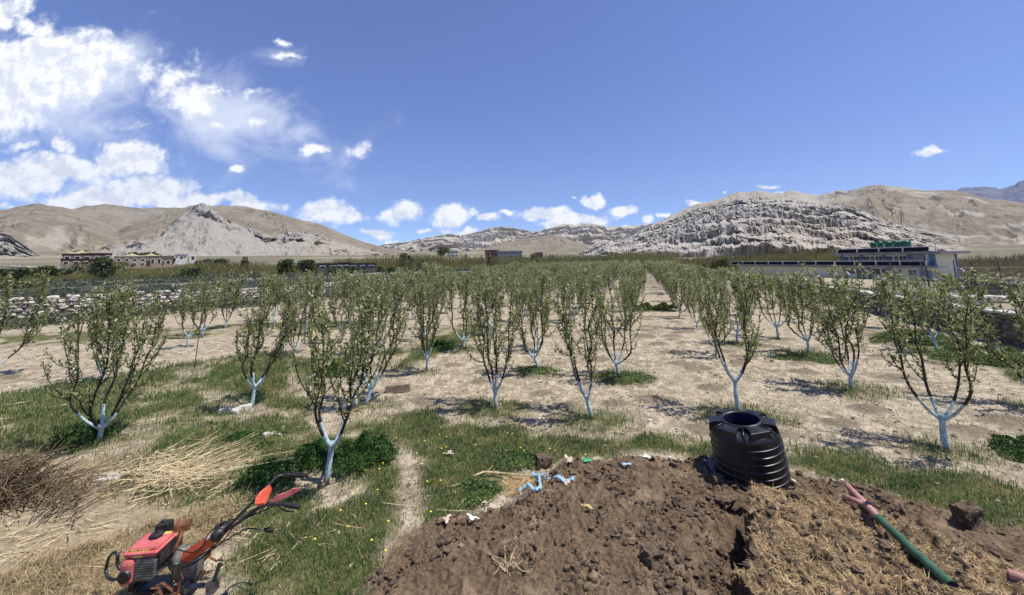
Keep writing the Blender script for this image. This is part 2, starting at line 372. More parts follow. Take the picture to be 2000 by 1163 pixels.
def near_masks(x, y):
    """grass, dung, heap-sdf, dry straw, stalk area, mound, bare"""
    m = {}
    n = fbm(x * 2.2, y * 2.2, 5, 3) * .45 + fbm(x * .7, y * .7, 3, 9) * .35
    g = np.full(x.shape, -9.0)
    for P in GR: g = np.maximum(g, -sdf(P, x, y))
    g = sstep(-.22, .25, g + n * .7)
    ring = np.zeros(x.shape)
    for (tx, ty, s, px) in near_xy:
        k = vn(np.array([tx * 3.1]), np.array([ty * 2.7]), 5)[0]
        ring = np.maximum(ring, sstep(.55 + .5 * k, .1, np.hypot((x - tx) * .8, y - ty) + n * .5) * (.5 + .5 * k))
    g = np.maximum(g, ring * .9)
    b = np.full(x.shape, -9.0)
    for P in BARE: b = np.maximum(b, -sdf(P, x, y))
    b = sstep(-.12, .12, b + n * .35); g = g * (1 - b * (.55 + .45 * sstep(-.1, .25, n)))
    g = g * (1 - .75 * sstep(.05, .38, fbm(x * 1.1 + 5, y * 1.1, 4, 19)) * sstep(-1.8, -2.8, x))
    d = sstep(-.12, .15, -sdf(DUNG, x, y) + n * .4)
    hs = -sdf(HEAP, x, y) + fbm(x * 6, y * 6, 4, 21) * .07 + fbm(x * 2.2, y * 2.2, 2, 22) * .13
    dry = sstep(-.2, .3, -sdf(DRY, x, y) + n * .5)
    stk = sstep(-.2, .2, -sdf(STK, x, y) + n * .4)
    m.update(grass=g * (1 - d) * (1 - sstep(0, .05, hs)), dung=d, heap=hs, dry=np.maximum(dry * (.6 + .4 * sstep(-.2, .3, n)), stk * .35), n=n, bare=b)
    return m
def mounds(x, y):
    z = np.zeros(x.shape); m = np.zeros(x.shape)
    o = np.argsort(y, kind='stable'); ys = y[o]
    for (mx, my, r, h) in MOUNDS:
        i0, i1 = np.searchsorted(ys, [my - r * 2.2, my + r * 2.2]); i = o[i0:i1]
        i = i[np.abs(x[i] - mx) < r * 2.6]
        if len(i) == 0: continue
        d2 = ((x[i] - mx) / 1.35) ** 2 + (y[i] - my) ** 2
        k = np.exp(-d2 / (r * r) * 1.7); z[i] = np.maximum(z[i], k * h); m[i] = np.maximum(m[i], sstep(.25, .6, k))
    return z, m
def far_z(x, y):
    D = np.hypot(x, y); r, q = rq(x, y)
    right = sstep(WR0 - .05, WR0 + .05, r) * (.95 - 2.55 * sstep(24, 60, D))
    rise = np.maximum(D - 150, 0) * .030
    return right + rise + sstep(60, 170, D) * fbm(x * .02, y * .02, 4, 40) * .8
def ground_z(x, y, detail=True):
    x = np.atleast_1d(np.asarray(x, float)); y = np.atleast_1d(np.asarray(y, float))
    z = far_z(x, y); D = np.hypot(x, y)
    z = z + fbm(x * .35, y * .35, 3, 50) * .05 * sstep(200, 60, D)
    nr = D < 90
    mz, mm = mounds(x[nr], y[nr]); z[nr] += mz
    k = D < 16
    if k.any():
        X, Y = x[k], y[k]; m = near_masks(X, Y); hs = m['heap']
        zz = z[k]
        zz += m['dung'] * (.05 + .05 * fbm(X * 3, Y * 3, 4, 60) + .05 * np.maximum(ridged(X * 9, Y * 9, 4, 61) - .5, 0) * 2 + .012 * fbm(X * 17, Y * 17, 3, 67))
        top = .30 + .10 * sstep(0, .8, hs) + fbm(X * 2.5, Y * 2.5, 4, 62) * .09 + fbm(X * 11, Y * 11, 3, 63) * .035
        wl = sstep(-.02 + .02 * fbm(X * 14, Y * 14, 3, 69), .065 + .02 * fbm(X * 12, Y * 12, 3, 73) + .5 * sstep(gp(1500, 980)[0], gp(1700, 1000)[0], X), hs)
        zz += wl * (top - .05 * m['dung'])
        lf = sstep(gp(1520, 960)[0], gp(1460, 960)[0], X) * sstep(3.0, 3.2, np.hypot(X, Y)) * sstep(gp(1455, 965)[1] + .1, gp(1455, 1000)[1], Y)
        zz += lf * .14 * np.exp(-np.maximum(hs, 0) / .35) * (hs > .02)
        zz -= lf * .42 * np.exp(-np.maximum(-hs - .10, 0) / .16) * .75 * (hs < .02) * (1 + .5 * fbm(X * 6, Y * 6, 3, 66))
        zz += fbm(X * 9, Y * 9, 4, 64) * .018 + np.maximum(ridged(X * 4, Y * 4, 4, 68) - .62, 0) * .10 * (1 - m['grass'])
        # ridge of the grass bank at the left
        zz += .10 * m['grass'] * sstep(-.3, .5, m['n'])
        z[k] = zz
    return z
def gz(x, y): return float(ground_z([x], [y])[0])

# ------------------------------------------------------------------ ground sheet
def build_ground():
    az = np.concatenate([np.linspace(-66, 66, 1150), np.linspace(68, 292, 60)[0:]])
    az = np.radians(az)
    rad = np.concatenate([[.5, 1.2, 2, 2.6], np.linspace(3.0, 9, 330), 9 * (28 / 9) ** (np.arange(1, 181) / 180), 28 * (6000 / 28) ** (np.arange(1, 141) / 140)])
    A, Rr = np.meshgrid(az, rad); x = (np.sin(A) * Rr).ravel(); y = (np.cos(A) * Rr).ravel()
    z = ground_z(x, y)
    D = np.hypot(x, y)
    at = {k: np.zeros(len(x)) for k in ('grass', 'dung', 'heap', 'dry', 'mound', 'scrub')}
    k = D < 60; m = near_masks(x[k], y[k])
    at['grass'][k] = m['grass']; at['dung'][k] = m['dung']; at['heap'][k] = sstep(-.02, .06, m['heap']); at['dry'][k] = m['dry']
    _, mm = mounds(x, y); at['mound'] = mm
    r, q = rq(x, y)
    sb = sstep(30, 45, D) * sstep(190, 150, D)
    at['scrub'] = np.clip(sb * (r < 11) * (.95 + fbm(x * .05, y * .05, 3, 70)) + .75 * sstep(.1, .5, fbm(x * .12, y * .12, 4, 71)) * (r > WR0) * (D < 120), 0, 1)
    at['scrub'] = np.maximum(at['scrub'], sstep(120, 170, D) * .8 * sstep(-.5, .3, fbm(x * .01, y * .01, 4, 72) + .15))
    # orchard floor keeps pale soil
    orch = sstep(-21, -19, r) * sstep(WR0, WR0 - .5, r) * sstep(95, 85, q)
    at['scrub'] *= 1 - .75 * orch
    nr, na = len(rad), len(az); i = np.arange(nr - 1)[:, None] * na; j = np.arange(na)[None, :]; j2 = (j + 1) % na
    F = np.stack([i + j, i + na + j, i + na + j2, i + j2], -1).reshape(-1, 4)
    F = F[:, ::-1]
    mb = MB(); mb.add(np.stack([x, y, z], 1), F)
    V0 = np.array([[0, 0, 0.0]]); mb.V.append(V0); c0 = mb.n; mb.n += 1
    mb.F.setdefault(3, []).append((np.stack([np.full(na, c0), (np.arange(na) + 1) % na, np.arange(na)], 1), 0))
    at = {k_: np.append(v, 0) for k_, v in at.items()}
    def f(t, b, o):
        P = t.new('ShaderNodeTexCoord').outputs['Object']
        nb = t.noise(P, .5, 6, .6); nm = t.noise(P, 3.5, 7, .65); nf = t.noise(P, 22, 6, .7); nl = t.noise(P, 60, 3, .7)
        wn = t.new('ShaderNodeTexNoise'); wn.inputs['Scale'].default_value = 3; t.put(wn.inputs['Vector'], P)
        vo = t.new('ShaderNodeTexVoronoi', feature='DISTANCE_TO_EDGE'); vo.inputs['Scale'].default_value = 6
        t.put(vo.inputs['Vector'], t.vmath('ADD', P, t.vmath('SCALE', wn.outputs['Color'], scale=.3)))
        crack = t.ramp(vo.outputs[0], .0, .045)
        soil = t.mix(t.ramp(nb, .35, .65), (.26, .215, .15), (.42, .355, .245))
        soil = t.mix(t.ramp(nm, .44, .60), soil, (.56, .475, .34))
        soil = t.mix(t.ramp(nf, .49, .62, 0, .85), soil, (.15, .12, .082))  # dark specks: soil mottling plus small shade spots put into the colour
        n3 = t.noise(P, 1.6, 6, .7); soil = t.mix(t.ramp(n3, .52, .66, 0, .6), soil, (.20, .163, .115))
        soil = t.mix(t.ramp(nl, .58, .7, 0, .6), soil, (.66, .57, .42))
        soil = t.mix(t.math('MULTIPLY', t.ramp(crack, 0, 1, .5, 0), t.ramp(nb, .45, .6)), soil, (.12, .09, .06))
        mnd = t.mix(t.ramp(nf, .35, .65), (.15, .12, .085), (.27, .22, .155))
        soil = t.mix(t.math('MULTIPLY', t.attr('mound'), t.ramp(nm, .25, .5, .5, 1)), soil, mnd)
        gr = t.mix(t.ramp(nm, .35, .65), (.06, .075, .025), (.16, .15, .06))
        gr = t.mix(t.ramp(nf, .55, .7, 0, .7), gr, (.30, .25, .13))
        c_ = t.mix(t.math('MULTIPLY', t.attr('grass'), t.ramp(nm, .2, .5, .7, 1)), soil, gr)
        dr = t.mix(t.ramp(t.noise(t.scalev(P, 5, 30, 10), 2, 5, .7), .35, .65), (.20, .15, .085), (.42, .33, .20))
        c_ = t.mix(t.attr('dry'), c_, dr)
        dg = t.mix(t.ramp(nf, .3, .7), (.075, .052, .034), (.215, .15, .095))
        dg = t.mix(t.ramp(nm, .48, .72), dg, (.30, .22, .145))
        dg = t.mix(t.ramp(nl, .60, .72, 0, .5), dg, (.28, .20, .13))
        c_ = t.mix(t.attr('dung'), c_, dg)
        sn = t.noise(t.scalev(P, 14, 45, 20), 2.2, 4, .7)
        hp = t.mix(t.ramp(nm, .35, .65), (.10, .068, .04), (.24, .165, .095))
        hp = t.mix(t.ramp(sn, .5, .66), hp, (.46, .34, .19))
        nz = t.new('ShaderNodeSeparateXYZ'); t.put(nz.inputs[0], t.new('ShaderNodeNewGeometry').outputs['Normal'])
        hp = t.mix(t.ramp(nz.outputs[2], .75, .35), hp, (.05, .033, .021))  # steep cut face darkened, its shade put into the colour
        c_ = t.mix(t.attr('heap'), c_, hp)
        sc_ = t.mix(t.ramp(t.noise(P, .35, 6, .7), .4, .6), (.07, .08, .04), (.17, .155, .10))
        c_ = t.mix(t.attr('scrub'), c_, sc_)
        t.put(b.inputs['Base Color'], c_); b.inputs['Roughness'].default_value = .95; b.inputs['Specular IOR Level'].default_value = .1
        bp = t.new('ShaderNodeBump'); bp.inputs['Strength'].default_value = .9; bp.inputs['Distance'].default_value = .035
        hh = t.math('ADD', t.math('MULTIPLY', nf, .8), t.math('MULTIPLY', nl, .3)); hh = t.math('ADD', hh, t.math('MULTIPLY', nm, 1.2))
        t.put(bp.inputs['Height'], hh); t.put(b.inputs['Normal'], bp.outputs[0])
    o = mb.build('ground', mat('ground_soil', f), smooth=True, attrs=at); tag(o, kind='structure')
    return o
build_ground()

# ------------------------------------------------------------------ hills
def hillmat(name, brown1, brown2, grey1, grey2, pale, strata=1.0, tan=None):
    def f(t, b, o):
        P = t.new('ShaderNodeTexCoord').outputs['Object']
        s = t.new('ShaderNodeSeparateXYZ'); t.put(s.inputs[0], P)
        nb = t.noise(P, .012, 8, .6); nf = t.noise(P, .09, 7, .68)
        br = t.mix(t.ramp(nb, .38, .62), brown1, brown2)
        br = t.mix(t.ramp(nf, .5, .72, 0, .5), br, pale)
        sp = t.noise(P, .5, 4, .7); br = t.mix(t.ramp(sp, .55, .7, 0, .35), br, (.12, .10, .07))
        zz = t.math('ADD', s.outputs[2], t.math('MULTIPLY', t.noise(P, .02, 3), 26))
        cz = t.new('ShaderNodeCombineXYZ'); t.put(cz.inputs[2], zz)
        st = t.noise(t.scalev(cz.outputs[0], 1, 1, 1), .22, 6, .75)
        gm = t.math('MULTIPLY_ADD', t.math('SUBTRACT', nf, .5), 1.1, st)
        gr = t.mix(t.ramp(gm, .38, .62), grey1, grey2)
        if tan:
            gr = t.mix(t.math('MULTIPLY', t.attr('tan'), t.ramp(nf, .35, .6, .5, 1)), gr, tan)
        nz = t.new('ShaderNodeSeparateXYZ'); t.put(nz.inputs[0], t.new('ShaderNodeNewGeometry').outputs['True Normal'])
        scree = t.mix(t.ramp(t.noise(t.scalev(P, 1, 1, .12), .12, 6, .7), .4, .6), pale, tuple(v * .86 for v in pale))
        gr = t.mix(t.ramp(nz.outputs[2], .35, .72, 0, strata), gr, scree)
        c_ = t.mix(t.attr('rock'), br, gr)
        t.put(b.inputs['Base Color'], c_); b.inputs['Roughness'].default_value = .95; b.inputs['Specular IOR Level'].default_value = .05
        bp = t.new('ShaderNodeBump'); bp.inputs['Strength'].default_value = .8; bp.inputs['Distance'].default_value = 4.0
        t.put(bp.inputs['Height'], t.math('ADD', nf, t.math('MULTIPLY', sp, .4))); t.put(b.inputs['Normal'], bp.outputs[0])
    return mat(name, f)
def ridge(name, label, prof, D0, D1, base, m, nu=900, nv=160, gully=0.0, gf=.01, stair=0, flute=0.0, ff=.05, rockf=None, tanf=None, zb=None, rough=.02, pw=1.0, seed=0, stairf=None, edge=.03, crag=0, blocks=0, flat=False):
    """a hill whose skyline runs through the given profile; surface rises from distance D0 to its crest at D1"""
    px = np.array([p[0] for p in prof], float); py = np.array([p[1] for p in prof], float)
    rr = [ray(a, b_) for a, b_ in prof]; az = np.array([math.atan2(r[0], r[1]) for r in rr]); te = np.array([r[2] / math.hypot(r[0], r[1]) for r in rr])
    a = np.linspace(az[0], az[-1], nu)
    e = np.interp(a, az, te); ker = max(3, nu // 90); kk = np.ones(ker) / ker
    e = np.convolve(np.pad(e, ker, mode='edge'), kk, mode='same')[ker:-ker]
    pxs = np.interp(a, az, px)
    crest = EYE[2] + D1 * e; zb_ = (D0 - 150) * .03 - 4 if zb is None else zb
    t = np.concatenate([np.linspace(0, 1, nv), 1 + np.linspace(.03, .5, 10)])
    A, Tt = np.meshgrid(a, t); C = np.meshgrid(crest, t)[0]; PX = np.meshgrid(pxs, t)[0]
    C = np.maximum(C, zb_ + 1)
    s = A * D1                                                        # metres along the hill
    env = sstep(0, .12, Tt) * sstep(1.02, .9, Tt)
    tt = np.minimum(Tt, 1)
    z = zb_ + (C - zb_) * tt ** pw
    rel = (C - zb_)
    if stair:
        amt = (stairf(PX, tt) if stairf else 1.0)
        tw = tt + (fbm(s * .004, tt * 2, 3, seed + 5) * .06 + fbm(s * .05, tt * 8, 4, seed + 6) * .03 + fbm(s * .25, tt * 20, 3, seed + 16) * .02) * env
        k = tw * stair; fl = np.floor(k); fr = k - fl
        sj = _h(fl, np.floor(s / 90 + fl * .37), seed + 3)
        g = (fl + sstep(.45 + .3 * sj, 1.0, fr)) / stair
        g = tt * (1 - amt) + g * amt
        cliff = (1 - sstep(.45 + .3 * sj, .62 + .3 * sj, fr)) * amt
    else: g = tt.copy(); cliff = np.zeros_like(tt)
    D = D0 + (D1 - D0) * g
    if flute:
        fl1 = ridged(s * ff + fbm(s * .01, tt * 4, 3, seed + 8) * .6, tt * 1.3, 4, seed + 9) - .5
        fl2 = ridged(s * ff * 3.3 + fbm(s * .05, tt * 6, 2, seed + 18) * .5, tt * 4.0, 3, seed + 11) - .5
        bt = ridged(s * ff * .22 + fbm(s * .004, tt * 2, 2, seed + 40), tt * .6, 3, seed + 41) - .5
        fl3 = ridged(s * ff * 8, tt * 22.0, 3, seed + 13) - .5
        D = D - (fl1 * flute + fl2 * flute * .45 + fl3 * flute * .15) * env * (.3 + cliff * .8) - bt * flute * 2.0 * env
        if stair:
            sw = s + fbm(s * .03, tt * 6, 3, seed + 50) * 9; lv = np.floor(tw * stair * 2)
            b1 = _h(np.floor(sw / 13 + lv * .61), lv, seed + 51); b2 = _h(np.floor(sw / 5.3 + lv * .37), lv, seed + 52)
            slot = np.exp(-((((sw / 13 + lv * .61) % 1) - .5) * 2 / .28) ** 2 * 0 - (np.minimum((sw / 13 + lv * .61) % 1, 1 - (sw / 13 + lv * .61) % 1) / .07) ** 2)
            D = D + (-(b1 - .5) * 3 - (b2 - .5) * 2 + slot * 3.5) * (.25 + .75 * cliff) * env * amt * blocks
    if gully:
        wob = fbm(s * gf * .7, tt * 2.5, 3, seed + 1) * 1.6
        gl = ridged(s * gf + wob, tt * .8 + D * gf * .15, 5, seed + 2, .55)
        z = z + (gl - .62) * gully * env * rel * (.35 + .65 * (1 - tt))
        gl2 = ridged(s * gf * 4 + wob * 3, tt * 4.5, 3, seed + 4)
        z = z + (gl2 - .6) * gully * .22 * env * rel
    z = z + fbm(s * .02, D * .02, 5, seed + 7) * rough * rel * env
    z = z + np.where(Tt > .93, fbm(s * .03, s * 0, 4, seed + 12), 0) * rel * edge * np.minimum(1, (C - zb_) / 40)
    if crag:
        cm = (np.maximum(ridged(s * .035, tt * 9, 4, seed + 30) - .5, 0)) * crag * env
        z = z + cm * 4
    back = Tt > 1; D = np.where(back, D1 * (1 + (Tt - 1) * .35), D); z = np.where(back, C - (C - zb_) * (Tt - 1) * 1.6, z)
    X = np.sin(A) * D; Y = np.cos(A) * D
    n = len(t); i = np.arange(n - 1)[:, None] * nu; j = np.arange(nu - 1)[None, :]
    F = np.stack([i + j, i + j + 1, i + nu + j + 1, i + nu + j], -1).reshape(-1, 4)
    rk = rockf(PX, tt, s, z) if rockf else np.zeros_like(tt)
    tn = tanf(PX, tt) if tanf else np.zeros_like(tt)
    mb = MB(); mb.add(np.stack([X, Y, z], -1).reshape(-1, 3), F)
    o = mb.build(name, m, smooth=not flat, attrs={'rock': np.clip(rk, 0, 1).ravel(), 'tan': np.clip(tn, 0, 1).ravel()})
    tag(o, label, None, None, 'structure'); return o
M_h1 = hillmat('brown_hill', (.185, .158, .115), (.255, .22, .162), (.30, .28, .26), (.46, .43, .39), (.40, .35, .275))
M_h2 = hillmat('scree_hill', (.28, .23, .165), (.37, .31, .22), (.25, .24, .225), (.38, .36, .325), (.365, .335, .28), .9, (.42, .32, .19))
M_h3 = hillmat('pale_hill', (.30, .26, .20), (.38, .335, .26), (.36, .335, .29), (.46, .43, .37), (.47, .425, .34))
M_h4 = hillmat('cliff_rock', (.21, .178, .13), (.29, .248, .185), (.34, .32, .29), (.50, .47, .42), (.47, .435, .37), .85, (.46, .37, .26))
M_h5 = hillmat('haze_blue_mountain', (.11, .12, .17), (.17, .18, .24), (.2, .2, .26), (.3, .3, .36), (.26, .27, .34))  # distance haze painted into the rock colours as blue
ridge('distant_mountain', 'haze-tinted blue mountain far behind the right hillside', [(1780, 400), (1840, 376), (1880, 368), (1905, 364), (1935, 366), (1955, 370), (1985, 359), (2010, 350), (2100, 335), (2300, 340), (2500, 380)], 4200, 5400, 0, M_h5, 500, 90, gully=.5, gf=.0012, rough=.05, seed=100)
ridge('hill', 'dark hill peak behind the left brown hills', [(60, 430), (120, 416), (165, 402), (200, 399), (235, 404), (265, 408), (300, 407), (350, 406), (420, 410), (520, 440)], 2400, 2900, 0, M_h1, 400, 90, gully=.25, gf=.004, seed=110)
ridge('hill', 'broad brown hill at the left end of the valley', [(-900, 440), (-500, 450), (-200, 430), (0, 411), (40, 403), (70, 399), (95, 402), (125, 404), (152, 409), (185, 422), (215, 437), (245, 452), (290, 470), (340, 485), (400, 500), (430, 512)], 900, 1900, 0, M_h1, 800, 150, gully=.28, gf=.008, seed=120,
      rockf=lambda P, t, s, z: sstep(.05, .3, fbm(s * .02, t * 6, 4, 77)) * sstep(.45, .2, t) * .8)
ridge('hill', 'long brown ridge sloping down behind the grey scree', [(150, 500), (200, 466), (250, 440), (300, 424), (340, 412), (380, 403), (400, 400), (440, 403), (480, 405), (500, 408), (530, 413), (560, 421), (590, 430), (625, 438), (650, 450), (680, 461), (710, 473), (750, 484), (800, 492), (850, 502), (880, 512)], 900, 1700, 0, M_h1, 900, 150, gully=.26, gf=.010, seed=130)
def rk_scree(P, t, s, z):
    n = fbm(s * .01, t * 5, 4, 79) * .15
    r = sstep(180, 240, P + n * 200) * 1.0
    r = r * (1 - sstep(.55, .9, t + n * 1.2) * sstep(350, 300, P) * .85)
    return np.where(P < 700, r, sstep(790, 720, P + n * 200))
def st_scree(P, t):
    n = fbm(P * .02, t * 4, 3, 80) * .25
    top = sstep(.62, .76, t + n) + sstep(.42, .55, t + n) * sstep(480, 560, P) + .9 * sstep(560, 620, P) * sstep(-.1, .15, n + .1) + sstep(350, 250, P) * sstep(.2, .5, t + n)
    return np.clip(top, 0, 1) * sstep(-.35, .2, fbm(P * .035, t * 3, 3, 86) + .25 * np.exp(-((P - 395) / 60) ** 2)) * .75
ridge('hill', 'grey scree slope with dark crags under its pointed summit', [(90, 512), (130, 492), (165, 490), (200, 483), (250, 473), (300, 458), (330, 443), (350, 424), (378, 406), (394, 402), (412, 408), (432, 424), (455, 436), (480, 446), (510, 457), (532, 465), (555, 455), (595, 454), (620, 462), (650, 471), (670, 478), (700, 486), (740, 494), (790, 500), (850, 512)], 650, 1000, 0, M_h2, 1300, 260, gully=.10, gf=.02, stair=5, flute=20, ff=.03, seed=140, rockf=rk_scree, stairf=st_scree,
      tanf=lambda P, t: sstep(560, 640, P) * sstep(.95, .5, t), crag=3, blocks=1.0, flat=True)
ridge('hill', 'low eroded grey outcrop at the far left', [(-400, 440), (-100, 450), (0, 455), (20, 458), (35, 470), (55, 485), (80, 500), (110, 515)], 550, 800, 0, M_h2, 500, 120, gully=.15, gf=.02, stair=5, flute=22, ff=.03, seed=150, rockf=lambda P, t, s, z: np.ones_like(t))
rk_c = lambda P, t, s, z: sstep(-.25, .2, fbm(s * .004, t * 3, 4, 81) + (t - .45) * .8)
ridge('hill', 'distant pale banded hills in the middle of the valley', [(700, 498), (750, 478), (790, 473), (830, 466), (870, 458), (900, 459), (940, 452), (960, 447), (985, 444), (1005, 446), (1030, 452), (1060, 456), (1100, 462), (1200, 470)], 1900, 2700, 0, M_h3, 700, 140, gully=.38, gf=.006, stair=5, flute=20, ff=.012, seed=160, rockf=rk_c)
ridge('hill', 'distant pale twin hill just left of the right cliffs', [(980, 480), (1030, 455), (1060, 450), (1085, 442), (1105, 437), (1125, 440), (1140, 436), (1165, 439), (1185, 444), (1205, 443), (1235, 442), (1270, 438), (1300, 436), (1330, 432), (1380, 440)], 2000, 2600, 0, M_h3, 600, 120, gully=.42, gf=.006, stair=4, flute=15, ff=.012, seed=170, rockf=rk_c)
ridge('hill', 'low tan foothill in front of the twin hill', [(880, 498), (950, 484), (1000, 471), (1050, 463), (1075, 459), (1100, 463), (1130, 475), (1170, 482), (1220, 492), (1260, 500)], 1200, 1700, 0, M_h1, 500, 110, gully=.35, gf=.010, seed=180)
ridge('hill', 'brown mountainside with pale patches above the right cliffs', [(1230, 470), (1280, 436), (1330, 412), (1360, 401), (1395, 392), (1420, 382), (1440, 376), (1460, 378), (1480, 372), (1505, 376), (1530, 377), (1555, 374), (1575, 379), (1600, 381), (1625, 375), (1640, 372), (1660, 374), (1680, 371), (1700, 365), (1717, 361), (1740, 365), (1770, 368), (1810, 371), (1850, 371), (1880, 374), (1900, 380), (1930, 389), (1960, 393), (2000, 397), (2100, 405), (2300, 430), (2600, 470)], 560, 1250, 0, M_h4, 1200, 220, gully=.30, gf=.011, crag=1.2, seed=193,
      rockf=lambda P, t, s, z: np.maximum(sstep(.15, .42, fbm(s * .012, t * 8, 5, 83)) * .75, sstep(1700, 1600, P) * sstep(.6, .8, t) * .6))
def st_cl(P, t): return .74 * sstep(1880, 1800, P + 60 * fbm(P * .03, t * 6, 3, 84))
def rk_cl(P, t, s, z): return np.maximum(sstep(1890, 1790, P + 90 * fbm(P * .03, t * 6, 4, 85)), .0)
ridge('cliff', 'pale eroded cliff face with deep flutes and ledges', [(1115, 506), (1140, 490), (1165, 474), (1180, 468), (1200, 472), (1225, 466), (1260, 447), (1290, 436), (1320, 424), (1345, 412), (1375, 404), (1400, 398), (1440, 393), (1480, 392), (1520, 391), (1555, 392), (1590, 397), (1612, 405), (1635, 402), (1665, 405), (1690, 415), (1720, 430), (1760, 442), (1800, 452), (1850, 468), (1900, 482), (1950, 492)], 330, 560, 0, M_h4, 1700, 330, gully=.06, gf=.03, stair=8, flute=17, ff=.055, seed=203, rockf=rk_cl, stairf=st_cl,
      tanf=lambda P, t: sstep(1350, 1600, P) * sstep(.75, .25, t), zb=1, edge=.05, crag=1.5, blocks=1.0, flat=True)
# ------------------------------------------------------------------ apple trees
def tree_meshes(seed, near=2, H=2.5, lean=(0, 0)):
    lean = (lean[0] + .10 * math.sin(seed * 1.7), lean[1] + .08 * math.cos(seed * 2.3)); wide = 1 + .28 * math.sin(seed * 3.1)
    """returns the four MBs trunk, branches, foliage, blossom of one open vase shaped tree"""
    r = np.random.default_rng(seed)
    tk, br, fo, bl = MB(), MB(), MB(), MB()
    ns = 8 if near == 2 else 5 if near == 1 else 4
    hf = r.uniform(.26, .58); fork = np.array([r.normal() * .03 + lean[0] * hf, r.normal() * .03 + lean[1] * hf, hf])
    mid = fork * .5 + np.array([r.normal() * .012, r.normal() * .012, 0])
    tr = bez([[0, 0, -.12], [0, 0, 0.02], mid, fork * .85, fork + [0, 0, .05]], 4)
    rd = np.interp(np.linspace(0, 1, len(tr)), [0, .2, .7, 1], [.052, .042, .036, .037]) * r.uniform(.9, 1.1)
    tube(tk, tr, rd, ns + 1)
    L = []                                                             # leaf bearing lines
    nl = r.integers(4, 6); a0 = r.uniform(0, 6.28)
    for i in range(nl):
        a = a0 + i * 6.283 / nl + r.normal() * .25; out = r.uniform(.24, .62) * wide; top = H * r.uniform(.84, 1.0)
        d = np.array([math.cos(a), math.sin(a), 0]); k = r.uniform(.22, .38)
        pts = [fork - [0, 0, .04], fork + d * out * .38 + [0, 0, k * .5], fork + d * out * .72 + [0, 0, k * 1.5]]
        z = pts[-1][2]; o_ = out * .72
        while z < top:
            z += r.uniform(.25, .42); o_ += r.uniform(.0, .065)
            pts.append(fork + d * o_ + np.array([r.normal() * .028 + lean[0] * z * .5, r.normal() * .028 + lean[1] * z * .5, min(z, top) - fork[2]]))
        P = bez(pts, 5); s = np.linspace(0, 1, len(P)); rad = np.interp(s, [0, .12, .4, .8, 1], [.027, .021, .014, .007, .003]) * r.uniform(.85, 1.1)
        ln = np.concatenate([[0], np.cumsum(np.linalg.norm(np.diff(P, axis=0), axis=1))])
        cut = max(2, int(np.searchsorted(ln, r.uniform(.22, .42))))
        tube(tk, P[:cut + 1], rad[:cut + 1] * 1.04, ns, cap=False); tube(br, P[cut:], rad[cut:] * (1.35 if near == 0 else 1.1), max(3, ns - 1))
        L.append((P[int(cut * 1.4):], 1.0))
        # side branches
        j = cut + 2
        while j < len(P) - 3:
            j += r.integers(1, 4)
            if j >= len(P) - 2: break
            aa = a + r.normal() * 1.1; dd = np.array([math.cos(aa), math.sin(aa), 0]); lg = r.uniform(.4, 1.15) * (1 - .45 * j / len(P)); up = r.uniform(.9, 2.6)
            if r.random() < .2: up = r.uniform(.05, .4); lg *= .7
            q = [P[j]]; v = dd * .8 + np.array([0, 0, up * .6]); v /= np.linalg.norm(v)
            for _ in range(5):
                q.append(q[-1] + v * lg / 5); v = v + np.array([r.normal() * .09, r.normal() * .09, .38]); v /= np.linalg.norm(v)
                if q[-1][2] > H * 1.0: break
            Q = bez(q, 3); tube(br, Q, np.linspace(rad[j] * .6, .0035, len(Q)) * (1.6 if near == 0 else 1.15), 4 if near else 3); L.append((Q[2:], 1.0))
            for _ in range(r.integers(0, 3)):
                k2 = r.integers(2, len(Q) - 1); e = rdir(1, r, .8)[0]; sh = r.uniform(.12, .34)
                Q2 = np.array([Q[k2], Q[k2] + e * sh * .5, Q[k2] + e * sh + [0, 0, .04]])
                if near: tube(br, Q2, [.004, .003, .002], 3)
                L.append((Q2, 1.0))
        # upright whips
        for _w in range(r.integers(1, 4)):
            k2 = int(len(P) * r.uniform(.35, .85)); q = P[k2]; w_ = [q, q + [r.normal() * .06, r.normal() * .06, .2], q + [r.normal() * .09, r.normal() * .09, .5], q + [r.normal() * .1, r.normal() * .1, min(.9, H * 1.04 - q[2])]]
            Q = bez(w_, 4); tube(br, Q, np.linspace(.007, .0025, len(Q)), 3); L.append((Q, .8))
    step = (.092, .066, .046)[near]; npc = (3, 4, 4)[near]; ls = (.064, .042, .030)[near]
    C = []
    for P, dn in L:
        ln = np.concatenate([[0], np.cumsum(np.linalg.norm(np.diff(P, axis=0), axis=1))])
        u = np.arange(0, ln[-1], step / dn) + r.uniform(0, step * .6, len(np.arange(0, ln[-1], step / dn)))
        u = u[r.random(len(u)) < .86]
        C.append(np.stack([np.interp(u, ln, P[:, k]) for k in range(3)], 1))
    C = np.concatenate(C); C = C + rdir(len(C), r, .3) * r.uniform(0.0, .030, (len(C), 1))
    n = len(C) * npc; CC = np.repeat(C, npc, 0); dr = rdir(n, r, .6)
    sz = ls * r.uniform(.55, 1.25, (n, 1)); A = dr * sz
    B = np.cross(dr, rdir(n, r)); B /= np.linalg.norm(B, axis=1)[:, None] + 1e-9
    quads(fo, CC + dr * sz * 1.1, A, B * sz * .42)
    nb = int(len(C) * (.06 if near == 2 else .12)); ci = r.integers(0, len(C), nb); ci = ci[C[ci][:, 2] > .9]
    k = 4; CB = np.repeat(C[ci] + rdir(len(ci), r, .5) * .03, k, 0) + r.normal(size=(len(ci) * k, 3)) * .012
    d1 = rdir(len(CB), r, .5); d2 = np.cross(d1, rdir(len(CB), r)); d2 /= np.linalg.norm(d2, axis=1)[:, None] + 1e-9
    bs = (.030, .022, .016)[near]; quads(bl, CB, d1 * bs, d2 * bs * .9)
